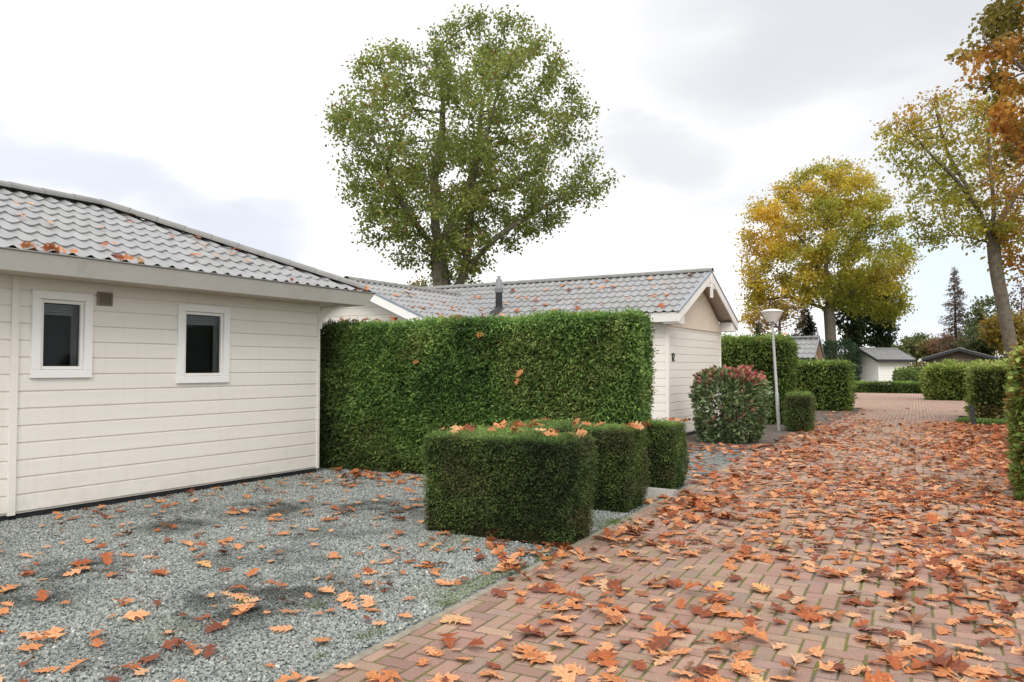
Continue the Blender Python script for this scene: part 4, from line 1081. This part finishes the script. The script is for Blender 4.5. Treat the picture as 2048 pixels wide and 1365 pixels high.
def A(px, py, D): return ahead(D, (px-1024)*D/1550, 1.55+(735-py)*D/1550)

# big oak behind the bungalow
D = 30.0
OAK = [(880, 24), (940, 16), (1000, 18), (1085, 42), (1115, 90), (1150, 135), (1170, 200), (1180, 235), (1155, 260), (1195, 275), (1200, 325), (1240, 365), (1205, 405), (1160, 425), (1125, 445), (1105, 470), (1060, 488), (1020, 500), (1010, 530), (965, 545), (925, 568), (880, 575),
       (850, 548), (790, 522), (735, 495), (715, 488), (735, 440), (690, 400), (665, 350), (650, 310), (658, 265), (638, 225), (660, 190), (685, 165), (680, 118), (725, 105), (780, 80), (800, 100), (850, 88), (868, 50)]
att = in_sil(sil(OAK, D), D, 1250, 4.6)
tr = [(None, [G(888, D), A(886, 640, D), A(882, 560, D), A(872, 490, D), A(868, 420, D), A(872, 350, D), A(880, 270, D)])]
def addbr(tr, trunk_pts_step, **k): pass
def oak_col(P):
    n = len(P); t = np.clip(.5*vnoise(P, .7)+.3*vnoise(P+3, 2.2)+.35*RNG.random(n)-.05, 0, 1)
    C = pal(t, [(0, (.10, .13, .036)), (.35, (.18, .228, .056)), (.65, (.255, .30, .07)), (.9, (.34, .36, .09)), (1, (.40, .34, .09))])
    br = RNG.random(n) < .035+.12*np.clip((vnoise(P+11, .8)-.64)*6, 0, 1)
    C[br] = pal(RNG.random(br.sum()), [(0, (.20, .09, .03)), (1, (.34, .19, .06))])
    return C
class TB:
    """flat trunk skeleton with branches from named joints."""
    def __init__(s, step): s.p = []; s.par = []; s.step = step
    def go(s, frm, pts):
        prev = frm
        for p in pts:
            b = np.array(p, float)
            if prev is None: s.p.append(b); s.par.append(-1); prev = 0; continue
            a = s.p[prev]; m = max(1, int(np.linalg.norm(b-a)/s.step))
            for q in range(1, m+1):
                s.p.append(a+(b-a)*q/m+RNG.normal(0, .02, 3)); s.par.append(prev if q == 1 else len(s.p)-2)
            prev = len(s.p)-1
        return prev
def tree2(name, label, tb, att, *a, **k):
    """tree() on a TB skeleton."""
    global colonise
    old = colonise
    def c2(att_, start, *x, **y): return old(att_, (tb.p, tb.par), *x, **y)
    colonise = c2
    try: return tree(name, label, [(None, [tb.p[0]])], att, *a, **k)
    finally: colonise = old

def B(px, py, D, dd=0): return A(px, py, D)+dd*np.array([-math.sin(YAW), math.cos(YAW), 0])
T = TB(.4)
j = T.go(None, [G(890, D), A(888, 640, D)]); k1 = T.go(j, [A(884, 565, D), A(876, 500, D)])
T.go(k1, [A(868, 430, D), B(866, 350, D, .3), B(880, 260, D, .6), B(885, 170, D, .2)])
T.go(k1, [B(845, 470, D, -.4), B(800, 400, D, -1), B(770, 320, D, -1.2)])
k2 = T.go(k1, [B(890, 455, D, .8), B(925, 380, D, 1.6), B(950, 280, D, 1.8), B(960, 180, D, 1.0)])
k3 = T.go(j, [B(912, 580, D, .1), B(932, 540, D, -.3), B(940, 460, D, -.7), B(948, 370, D, -1.2), B(985, 260, D, -1.5)])
T.go(k3-6 if k3 > 6 else k3, [B(1010, 400, D, -1.8), B(1080, 350, D, -1.5)])
T.go(T.go(j, [B(930, 548, D, -.25)]), [B(985, 490, D, -1), B(1060, 440, D, -1.2), B(1130, 400, D, -.8)])
tree2('oak_tree', 'tall broad green oak with two rising stems behind the bungalow roofs', T, att, .46, 52000, .145, oak_col, clump=.9, shape=DIAMOND, step=.4, kill=.55, infl=3.5, sig=.22, rtip=.010, pw=2.3)

# golden beech
D = 68.0
BEE = [(1605, 340), (1640, 322), (1690, 318), (1745, 345), (1785, 385), (1805, 430), (1822, 480), (1826, 530), (1812, 570), (1820, 610), (1785, 650), (1745, 645), (1700, 630), (1655, 612), (1612, 610), (1585, 645), (1545, 668), (1512, 668), (1490, 645), (1486, 590), (1478, 515), (1492, 470), (1496, 410), (1540, 365)]
att = in_sil(sil(BEE, D), D, 1500, 6.6)
T = TB(.7); j = T.go(None, [G(1664, D), A(1662, 690, D), A(1659, 620, D)])
T.go(j, [A(1655, 540, D), B(1660, 450, D, .4), B(1668, 370, D, 0)])
T.go(j, [B(1640, 560, D, -1), B(1590, 480, D, -1.6)]); T.go(j, [B(1690, 560, D, 1), B(1730, 470, D, 1.5)]); T.go(j, [B(1640, 610, D, .8), B(1590, 590, D, 1.2), B(1530, 600, D, 1)]); T.go(j, [B(1690, 590, D, -1), B(1750, 560, D, -1.4)])
def bee_col(P):
    n = len(P); lat = P@CR; u = (lat*1550/D+1024-1466)/360
    w_ = np.clip(1.0-u*1.9+(vnoise(P, .36)-.5)*1.8, 0, 1)*.75+np.clip((P[:, 2]-17)/4, 0, 1)*.2
    w_ = np.clip(w_+.5*np.clip((vnoise(P+20, .32)-.58)*5, 0, 1), 0, 1)
    t = np.clip(.5*vnoise(P, .6)+.55*RNG.random(n)-.03, 0, 1)
    g = pal(t, [(0, (.16, .185, .03)), (.5, (.34, .345, .05)), (1, (.54, .48, .085))]); y_ = pal(t, [(0, (.48, .29, .035)), (.5, (.70, .46, .05)), (1, (.80, .60, .11))])
    return g*(1-w_[:, None])+y_*w_[:, None]
tree2('beech_tree', 'wide beech turning golden yellow on one side behind the tan shed', T, att, .46, 50000, .26, bee_col, step=.7, kill=1.0, infl=6.5, sig=.40, rtip=.012, axb=(0, 0, -.4), upb=.5)

# sparse tree on the right with a leaning pale trunk
D = 30.0
RT = [(1765, 235), (1800, 215), (1850, 180), (1905, 172), (1960, 190), (2040, 150), (2140, 120), (2230, 200), (2280, 320), (2250, 450), (2150, 540), (2060, 565), (2020, 500), (1960, 475), (1900, 505), (1845, 490), (1890, 450), (1850, 440), (1800, 350), (1770, 285)]
att = in_sil(sil(RT, D), D, 1000, 3.6)
T = TB(.4); j = T.go(None, [G(2040, D), A(2022, 690, D), A(2008, 610, D), A(1996, 540, D), A(1988, 485, D)])
T.go(j, [B(1950, 420, D, -.4), B(1890, 360, D, -.8), B(1820, 300, D, -1), B(1785, 250, D, -.8)]); T.go(j, [B(1970, 390, D, .5), B(1930, 300, D, .8), B(1900, 215, D, .6)]); T.go(j, [B(1995, 400, D, 0), B(2000, 300, D, .4), B(1995, 200, D, .2)])
T.go(j, [B(2030, 430, D, .6), B(2090, 350, D, 1), B(2160, 260, D, 1)]); T.go(j, [B(1940, 460, D, .8), B(1870, 475, D, 1)])
def rt_col(P):
    n = len(P); t = np.clip(.55*vnoise(P, 1.0)+.5*RNG.random(n)-.02, 0, 1)
    C = pal(t, [(0, (.15, .17, .028)), (.4, (.30, .31, .045)), (.75, (.46, .42, .065)), (1, (.60, .44, .075))])
    w_ = np.clip((vnoise(P+40, .55)-.55)*5, 0, .8)+np.clip(((P@CR)*1550/D+1024-1985)/120, 0, .7)
    w_ = np.clip(w_, 0, 1)[:, None]*(RNG.random((n, 1)) < .75); o_ = pal(RNG.random(n), [(0, (.32, .13, .03)), (1, (.60, .30, .06))])
    return C*(1-w_)+o_*w_
tree2('beech_tree', 'thin crowned tree with a bare pale leaning trunk behind the leafy hedge', T, att, .235, 21000, .155, rt_col, step=.4, kill=.5, infl=3.5, sig=.20, rtip=.011, axb=(0, 0, -.3), upb=.3)

# near orange tree whose trunk stands outside the picture
D = 17.0
OT = [(1905, 75), (1945, 60), (1975, 25), (2010, -40), (2100, -160), (2260, -200), (2450, -60), (2500, 180), (2400, 330), (2200, 340), (2090, 330), (2045, 345), (2010, 300), (1985, 240), (1990, 200), (1940, 140), (1915, 110)]
att = in_sil(sil(OT, D), D, 720, 2.2)
T = TB(.3); j = T.go(None, [G(2270, D), A(2265, 560, D), A(2255, 330, D)])
T.go(j, [B(2180, 260, D, -.4), B(2090, 200, D, -.6), B(2010, 130, D, -.5), B(1950, 90, D, -.4)]); T.go(j, [B(2150, 290, D, .4), B(2060, 270, D, .5)]); T.go(j, [B(2240, 180, D), B(2200, 20, D)]); T.go(j, [B(2330, 200, D, .4), B(2400, 80, D, .4)])
def ot_col(P):
    n = len(P); t = np.clip(.6*vnoise(P, 1.1)+.5*RNG.random(n)-.05, 0, 1)
    C = pal(t, [(0, (.30, .12, .035)), (.35, (.52, .22, .05)), (.65, (.66, .34, .06)), (1, (.70, .46, .10))])
    g = pal(RNG.random(n), [(0, (.07, .085, .014)), (1, (.26, .24, .05))]); w_ = np.clip((vnoise(P+17, .9)-.42)*5, 0, .9)[:, None]
    return C*(1-w_)+g*w_
tree2('oak_tree', 'near tree with orange and rust leaved branches reaching in at the upper right corner', T, att, .24, 16000, .125, ot_col, shape=LOBE, step=.28, kill=.40, infl=2.5, sig=.12, rtip=.007, axb=(0, 0, -.4), upb=.2)

def conifer(name, label, p, h, r, n, lsize, stops, whorl=.55, droop=.25, z0=.1, bark='barkdark', dense=1.0, lean=0):
    root = empty(name, (p[0], p[1], 0), label, 'tree')
    m = MB(); m.tube([(p[0], p[1], -.1), (p[0], p[1], h*.5), (p[0], p[1], h)], [h*.014+.04, h*.009+.02, .015], 7)
    pts = []; z = h*z0
    while z < h*.98:
        rr = r*(1-z/h)**.85*(.75+.5*random.random())+.12
        for q in range(random.randint(4, 6)):
            a = random.random()*6.283; L_ = rr*random.uniform(.55, 1.1)
            e = np.array([p[0]+L_*math.cos(a), p[1]+L_*math.sin(a), z-L_*droop+random.uniform(-.1, .25)]); s = np.array([p[0], p[1], z])
            m.tube([s, (s+e)/2+[0, 0, .08*L_], e], [.03*L_*.4+.012, .014, .006], 3, False); pts.append((s, e, L_))
        z += whorl*random.uniform(.6, 1.2)*(.5+.6*(1-z/h))
    m.out('trunk', M[bark], root)
    S = np.array([a for a, _, _ in pts]); E = np.array([b for _, b, _ in pts]); Ln = np.array([c_ for _, _, c_ in pts])
    k = RNG.choice(len(pts), n, p=Ln/Ln.sum()); t = RNG.random((n, 1))**.7
    P = S[k]*(1-t)+E[k]*t+RNG.normal(0, 1, (n, 3))*np.array([.14, .14, .16])*(.5+Ln[k][:, None]*.25)
    ax = norm(norm(E[k]-S[k])*.6+rvec(n)*.6+[0, 0, -.35]); C = pal(np.clip(.5*vnoise(P, .8)+.5*RNG.random(n), 0, 1), stops)
    v, f, cc = scatter(FROND, P, ax, norm(rvec(n)+[0, 0, .6]), lsize*RNG.uniform(.6, 1.3, n), C)
    build('crown', v, f, M['leaf'], root, cols=cc)
    return root
q = G(1912, 92); conifer('larch_tree', 'tall slim bare looking larch with reddish needles above the dark chalet', q, 13.6, 2.4, 5200, .28, [(0, (.12, .07, .055)), (.5, (.17, .11, .08)), (1, (.16, .16, .09))], whorl=.5, droop=.15, z0=.12)
q = G(1611, 72); conifer('spruce_tree', 'dark green spruce to the side of the beech trunk', q, 7.3, 2.5, 6500, .30, [(0, (.012, .022, .013)), (1, (.05, .075, .04))], whorl=.32, droop=.3, z0=.08)
q = G(1517, 60); conifer('cypress_tree', 'narrow dark column of cypress seen just past the gable', q, 4.8, .35, 1200, .2, [(0, (.02, .03, .016)), (1, (.08, .085, .045))], whorl=.25, droop=-.8, z0=.1)
for px, py, hh, lab in ((1712, 565, 0, 'ivy covered dark tree just behind the beech trunk'), (1762, 575, 0, 'dark leafy tree under the outer branches of the beech')):
    D = 78.0; s_ = [(px-48, 640), (px-40, py), (px-5, py-30), (px+30, py-5), (px+40, 620), (px+28, 690), (px-25, 700)]
    att = in_sil(sil(s_, D), D, 330, 2.0); T = TB(.55); j = T.go(None, [G(px, D), A(px+2, 690, D), A(px, 640, D), A(px-3, 590, D)])
    tree2('ivy_tree', lab, T, att, .25, 5600, .34, lambda P: pal(np.clip(.5*vnoise(P, .9)+.6*RNG.random(len(P))-.05, 0, 1), [(0, (.014, .022, .01)), (.5, (.035, .055, .018)), (.85, (.08, .105, .03)), (1, (.26, .19, .04))]), step=.55, kill=.8, infl=4.5, sig=.34, bark='barkdark')

def far_tree(name, label, px, py, D, wpx, stops, nleaf=2600, ls=.45, bot=715, group=None, bark='barkdark', lop=0, kill=.9):
    s_ = []
    for k in range(16):
        a = 6.283*k/16; rr = 1+random.uniform(-.16, .16)
        s_.append((px+lop*max(0, math.sin(a))+math.cos(a)*wpx/2*rr, (py+bot)/2-math.sin(a)*(bot-py)/2*rr))
    att = in_sil(sil(s_, D), D, 300, wpx*D/1550*.42); T = TB(.6); mid = (py+bot)/2
    T.go(None, [G(px, D), A(px, bot, D), A(px, mid, D)])
    return tree2(name, label, T, att, .03*(735-py)*D/1550*.5+.05, nleaf, ls, lambda P: pal(np.clip(.5*vnoise(P, .35)+.3*vnoise(P, 1.2)+.4*RNG.random(len(P))-.1, 0, 1), stops), step=.6, kill=kill, infl=6, sig=.35, bark=bark, rtip=.02)
GR = [(0, (.06, .08, .035)), (.6, (.14, .165, .06)), (1, (.24, .26, .10))]  # palettes lightened: aerial haze painted into the far foliage
GRB = [(0, (.10, .095, .045)), (.6, (.22, .19, .07)), (1, (.34, .27, .10))]
RUS = [(0, (.13, .07, .045)), (.6, (.26, .145, .08)), (1, (.38, .24, .12))]
GLD = [(0, (.12, .09, .02)), (.6, (.28, .20, .04)), (1, (.42, .30, .07))]
for a in [('far_tree', 'pale green tree low on the horizon beside the beech', 1790, 690, 120, 60, GR),
          ('far_tree', 'small airy tree standing up from the horizon between the beech and the larch', 1833, 668, 120, 55, GR),
          ('far_tree', 'olive round tree between the white shed and the larch', 1866, 678, 105, 60, GRB),
          ('far_tree', 'rust brown tree around the foot of the larch', 1905, 668, 100, 95, RUS),
          ('far_tree', 'green loose pine like tree behind the leaning pale trunk', 1968, 590, 90, 75, GR),
          ('far_tree', 'dark green tree above the roof edge of the dark chalet', 1965, 650, 84, 90, [(0, (.05, .07, .035)), (1, (.17, .20, .08))]),
          ('far_tree', 'golden brown bushy tree beside the leaning pale trunk', 2030, 618, 78, 110, GLD),
          ('far_tree', 'brownish tree filling the gap beyond the cut off hedge', 2100, 600, 80, 120, RUS),
          ('far_tree', 'thin grey brown tree behind the tree tops at the photo edge', 2040, 560, 100, 90, [(0, (.11, .08, .07)), (1, (.2, .15, .11))])]:
    far_tree(*a, nleaf=1500 if a[2] == 2040 else 3000, ls=.38)
far_tree('far_tree', 'brown tinged tree top peeking over the roof beside the oak stems', 826, 566, 42, 90, GRB, nleaf=3500, ls=.19, bot=690, kill=.6)
far_tree('far_tree', 'green tree top peeking over the roof between the two oak stems', 915, 545, 40, 110, GR, nleaf=4500, ls=.17, bot=690, kill=.6)
far_tree('far_tree', 'bare reddish twiggy shrub past the gable', 1560, 590, 64, 120, [(0, (.16, .10, .08)), (1, (.32, .20, .10))], nleaf=900, ls=.18, bot=690, kill=.5)
rw = []
for i in range(26):
    x = -190+i*15; 
    n = 900; c = np.array([x+random.uniform(-4, 4), 210+random.uniform(-15, 25), random.uniform(1.5, 3)]); d = rvec(n)*RNG.random((n, 1))**.4
    P = c+d*np.array([11, 5, random.uniform(3.0, 5.0)]); P = P[P[:, 2] > 0]; n = len(P)
    rw.append(scatter(DIAMOND, P, rvec(n), rvec(n), RNG.uniform(.7, 1.4, n), pal(np.clip(.5*vnoise(P, .1)+.5*RNG.random(n), 0, 1), GR if i % 3 else GRB)))
v, f, cc = merge(rw); tag(build('distant_wood', v, f, M['leaf'], cols=cc), kind='stuff')

# ------------------------------------------------------------------ fallen leaves
def leaf_shape(seed):
    """red-oak style leaf: pointed lobes off a midrib, folded and curled."""
    r = np.random.default_rng(seed)
    lob = int(r.integers(2, 4)); L_ = 1.0
    rows = [(-.20, .010), (-.02, .018), (.04, .06)]
    span = .70
    for k in range(lob):
        t0 = .05+span*k/lob; h_ = span/lob
        w_ = (.34+.12*math.sin(math.pi*(k+.6)/lob))*r.uniform(.85, 1.15)
        rows += [(t0+.12*h_, .13), (t0+.34*h_, w_*.62), (t0+.44*h_, w_*.66), (t0+.62*h_, w_), (t0+.70*h_, w_*.58), (t0+h_, .135)]
    rows += [(.80, .19), (.83, .15), (.90, .10), (1.0, .004)]
    rows = np.array(rows); n = len(rows)
    v, f = [], []
    curl = r.normal(0, .5); fold = r.uniform(-.1, .5); cup = r.uniform(-.25, .7); tw = r.normal(0, .5)
    for side in (-1, 1):
        for q, (t, w_) in enumerate(rows):
            ww = w_*(1+r.normal(0, .10)) if .03 < w_ else w_
            tt = t+.38*max(0, ww-.14)
            for fr in (0, .5, 1.0):
                x = side*ww*fr; y = t+(tt-t)*fr
                z = fold*abs(x)*.7 + cup*x*x*1.6 + curl*(y-.45)**2*.6 + tw*x*(y-.4)*.6 + (r.normal(0, .018) if fr == 1 else 0)
                v.append((x, y-.45, z))
    v = np.array(v); v[:, 2] -= np.quantile(v[:, 2], .08)
    for s in (0, 1):
        o_ = s*n*3
        for q in range(n-1):
            for k in (0, 1):
                a = o_+q*3+k
                f.append((a, a+1, a+4, a+3) if s else (a, a+3, a+4, a+1))
    return v, f
SH = [leaf_shape(100+i) for i in range(26)]
def leaf_colours(n, dark=.35):
    t = RNG.random(n); d = RNG.random(n) < dark
    a = pal(t, [(0, (.44, .15, .05)), (.3, (.56, .225, .085)), (.6, (.64, .29, .13)), (.85, (.68, .36, .19)), (.93, (.55, .34, .20)), (1, (.62, .34, .12))])
    b = pal(t, [(0, (.15, .05, .03)), (.4, (.29, .075, .026)), (.8, (.43, .12, .035)), (1, (.24, .13, .075))])
    return np.where(d[:, None], b, a)
leaves = []     # (pos, normal, heading, size, where, dark)
def add_leaves(x, y, z, where, dark, sz=(.08, .175), tilt=.13, nrm=(0, 0, 1), lift=.012):
    n = len(x); nn = norm(np.array(nrm, float)+RNG.normal(0, tilt, (n, 3)))
    a = RNG.random(n)*6.283; s = RNG.uniform(*sz, n)*np.where(RNG.random(n) < .2, .65, 1)
    for i in range(n): leaves.append((np.array([x[i], y[i], z[i]+lift*RNG.random()+.003]), nn[i], a[i], s[i], where, bool(RNG.random() < dark), RNG.random()))
def dens_field(n, x0, x1, y0, y1, fn, where, dark, **k):
    x = RNG.uniform(x0, x1, n); y = RNG.uniform(y0, y1, n); p = fn(x, y); q = RNG.random(n) < p
    add_leaves(x[q], y[q], np.zeros(q.sum()), where, dark, **k)
XY = lambda x, y: np.stack([x, y, 0*x], 1)
def yewfree(x, y): return ~((x > -4.6) & (x < -2.95) & (y > 6.0) & (y < 8.4)) & ~((x > -3.8) & (x < -3.05) & (y > 9.35) & (y < 10.05)) & ~((x < -3.7) & (y > 8.8+.08*(x+8.8)) & (y < 9.9))
dens_field(1750, -8.4, -3.02, 2.0, 9.2, lambda x, y: np.clip(.26+.75*(vnoise(XY(x, y), 1.1)-.38)+.25*np.clip((x+5.2)/2, 0, 1)+.15*np.clip((y-6)/2, 0, 1), .02, .9)*.88*yewfree(x, y), 'gravel', .33, sz=(.065, .165))
dens_field(260, -4.3, -2.75, 4.9, 6.1, lambda x, y: np.clip(.22+.6*(x+4.0), 0, .55)*(y > 5.95-(x+3.9)*1.1), 'gravel', .45, tilt=.35)
dens_field(260, -3.3, -2.4, 6.4, 9.4, lambda x, y: .6*yewfree(x, y), 'road', .5, tilt=.3)
dens_field(120, -8.3, -4.6, 8.2, 8.9, lambda x, y: .55*yewfree(x, y)+0*x, 'gravel', .5, tilt=.3)
def road_d(x, y):
    base = np.interp(y, [1, 3.2, 5, 6.5, 9, 15, 20, 24, 28, 40], [.72, .72, .76, .80, .82, .76, .62, .40, .13, .06])
    lft = np.clip((x+3.3)/2.0, .15, 1); patch = np.clip(.25+1.5*vnoise(XY(x, y), 1.2)*vnoise(XY(x, y)+4, .5)*1.7, .15, 1.7)
    gap = 1-.55*np.exp(-((x+1.9)/.55)**2)*np.clip((y-13)/6, 0, 1)
    rgt = 1+.6*np.clip((x+.9)/.8, 0, 1)*np.clip((y-5)/5, 0, 1)
    return np.clip(base*np.where(y < 8, lft, 1)*patch*rgt*gap, 0, 1)
dens_field(10000, -2.95, .9, 2.2, 25, road_d, 'road', .36)
dens_field(900, -4, 2, 25, 44, lambda x, y: road_d(x, y)*inside(x, y, road_poly), 'road', .4)
dens_field(420, -4.4, -3.1, 21.5, 31, lambda x, y: np.full(len(x), .6)*~((x < -3.75) & (y > 29.5)), 'road', .4, sz=(.08, .16))
dens_field(1700, .3, 2.2, 11.6, 25, lambda x, y: np.clip(.75-.3*(x-.4), 0, 1)*~((x > .35) & (y < 11.5)), 'road', .55, tilt=.25)
dens_field(700, -1.0, .5, 14, 25, lambda x, y: np.full(len(x), .6), 'road', .6, tilt=.3)
dens_field(600, -5.3, -3.2, 14, 23, lambda x, y: np.full(len(x), .45)*~((x < -3.6) & (y > 15.4)), 'road', .45, sz=(.06, .16))
dens_field(1500, -5.2, -2.8, 9.6, 22, lambda x, y: np.clip(.4+.6*np.clip((x+4.4)/1.4, 0, 1), 0, 1)*yewfree(x, y)*~((x < -3.7) & (y > 15.5)), 'road', .5, tilt=.2)
for bx in ((-4.5, -3.02, 6.1, 6.58, .945), (-4.5, -4.0, 6.6, 7.7, .92), (-4.5, -3.1, 7.78, 8.26, .905), (-3.7, -3.16, 9.45, 9.95, .86)):
    n = int(9+(bx[1]-bx[0])*(bx[3]-bx[2])*20); add_leaves(RNG.uniform(bx[0], bx[1], n), RNG.uniform(bx[2], bx[3], n), np.full(n, bx[4]), 'hedge', .3, sz=(.08, .15), tilt=.4)
n = 34; t = RNG.random(n); add_leaves(-8.8+t*5.0, 8.95+t*.4+RNG.random(n)*.5, np.full(n, 2.28), 'hedge', .4, sz=(.09, .15), tilt=.45)
n = 9; add_leaves(RNG.uniform(-6.6, -4.3, n), RNG.uniform(21.85, 22.3, n), np.where(RNG.random(n) < .7, 2.45, RNG.uniform(1.6, 2.3, n)), 'hedge', .3, sz=(.12, .18), tilt=.6)
for (x, y, z) in ((-6.97, 8.985, 1.62), (-5.32, 9.09, 1.35), (-5.28, 9.09, 1.46), (-5.9, 9.05, 2.0)): add_leaves(np.array([x]), np.array([y-.04]), np.array([z]), 'hedge', .4, sz=(.10, .14), nrm=(0, -1, .3))
# on the roofs
tn = .4243
n = 26; yy = RNG.uniform(4.0, 8.3, n); xx = RNG.uniform(-10.3, -8.0, n); k = (yy < 6.3-(xx+10.58)*-1.0+2.6) & (yy-6.36 < (xx+10.587)); xx, yy = xx[k], yy[k]
add_leaves(xx, yy, 2.675+(-7.865-xx)*tn+.03, 'roof', .25, sz=(.09, .15), nrm=(tn, 0, 1), tilt=.12)
yy = np.array([4.05, 4.1, 4.18, 4.25, 4.32, 4.4, 4.5, 4.95, 5.0, 5.1, 5.25, 7.5]); add_leaves(np.full(len(yy), -7.93)-RNG.random(len(yy))*.05, yy, np.full(len(yy), 2.735), 'roof', .6, sz=(.10, .15), nrm=(.8, 0, .6), tilt=.5)
add_leaves(np.array([-7.98]), np.array([8.93]), np.array([2.74]), 'roof', 0, sz=(.22, .23), nrm=(.5, -.5, .6), tilt=.1)
n = 46; xx = RNG.uniform(-11.5, -5.4, n); yy = RNG.uniform(15.9, 17.8, n); add_leaves(xx, yy, 2.71+(yy-15.65)*.464+.04, 'roof', .2, sz=(.12, .22), nrm=(0, -.464, 1), tilt=.1)
n = 16; xx = RNG.uniform(-11.9, -10.0, n); yy = RNG.uniform(13.1, 15.6, n); add_leaves(xx, yy, 3.5-.425*(xx+12.07)+.04, 'roof', .2, sz=(.12, .2), nrm=(.425, 0, 1), tilt=.1)

P = np.array([l[0] for l in leaves]); px, py, pz = proj(P)
S = np.array([l[3] for l in leaves]); wh = np.array([l[4] for l in leaves])
vis = (pz > .4) & (px > 15) & (px < 2030) & (py < 1352) & (py > 0)
score = np.where(vis & ((wh == 'gravel') | (wh == 'road')), S/np.maximum(pz, .1), 0)
order = np.argsort(-score); single = set(order[:296].tolist())
cols = leaf_colours(len(leaves), 0); dcols = leaf_colours(len(leaves), 1)
parts = []
LAB = {('gravel', False): ('pale orange oak leaf lying on the grey gravel', 'pale orange leaves on the gravel'), ('gravel', True): ('dark rust red oak leaf lying on the grey gravel', 'dark rust leaves on the gravel'),
       ('road', False): ('pale orange oak leaf lying on the brick road', 'pale orange leaves on the brick road'), ('road', True): ('dark rust red oak leaf lying on the brick road', 'dark rust leaves on the brick road')}
for i, (p, nn, a, s, where, dk, rv) in enumerate(leaves):
    sh = SH[int(rv*len(SH)) % len(SH)]
    bv = np.array(sh[0]); k = 1.0
    bv = bv*[1, 1, (.9 if dk else .5)]
    if dk: nn = norm(nn+RNG.normal(0, .16, 3)*[1, 1, .3])
    ax = np.array([math.cos(a), math.sin(a), 0]); ax = norm(ax-nn*(ax@nn))
    base_c = dcols[i] if dk else cols[i]
    v, f, c_ = scatter((bv, sh[1]), p[None], ax[None], nn[None], np.array([s]), base_c[None])
    vein = np.ones(len(v)); vein[::3] = .82
    c_ = np.clip(c_*vein[:, None]*RNG.normal(1, .07, (len(v), 1)), .01, .9)
    if where in ('gravel', 'road'):
        low = v[:, 2].min()
        if low < .001: v[:, 2] += (.001-low)*.8
    if i in single:
        o = build('fallen_leaf', v, f, M['fallen'], None, cols=c_, loc=tuple(p), smooth=True)
        lb, gr = LAB[(where, dk)]; tag(o, lb, 'leaf', gr)
    else: parts.append((v, f, c_))
v, f, cc = merge(parts); tag(build('fallen_leaves', v, f, M['fallen'], cols=cc, smooth=True), kind='stuff')
print('leaves', len(leaves), 'faces', sum(len(m.polygons) for m in bpy.data.meshes))
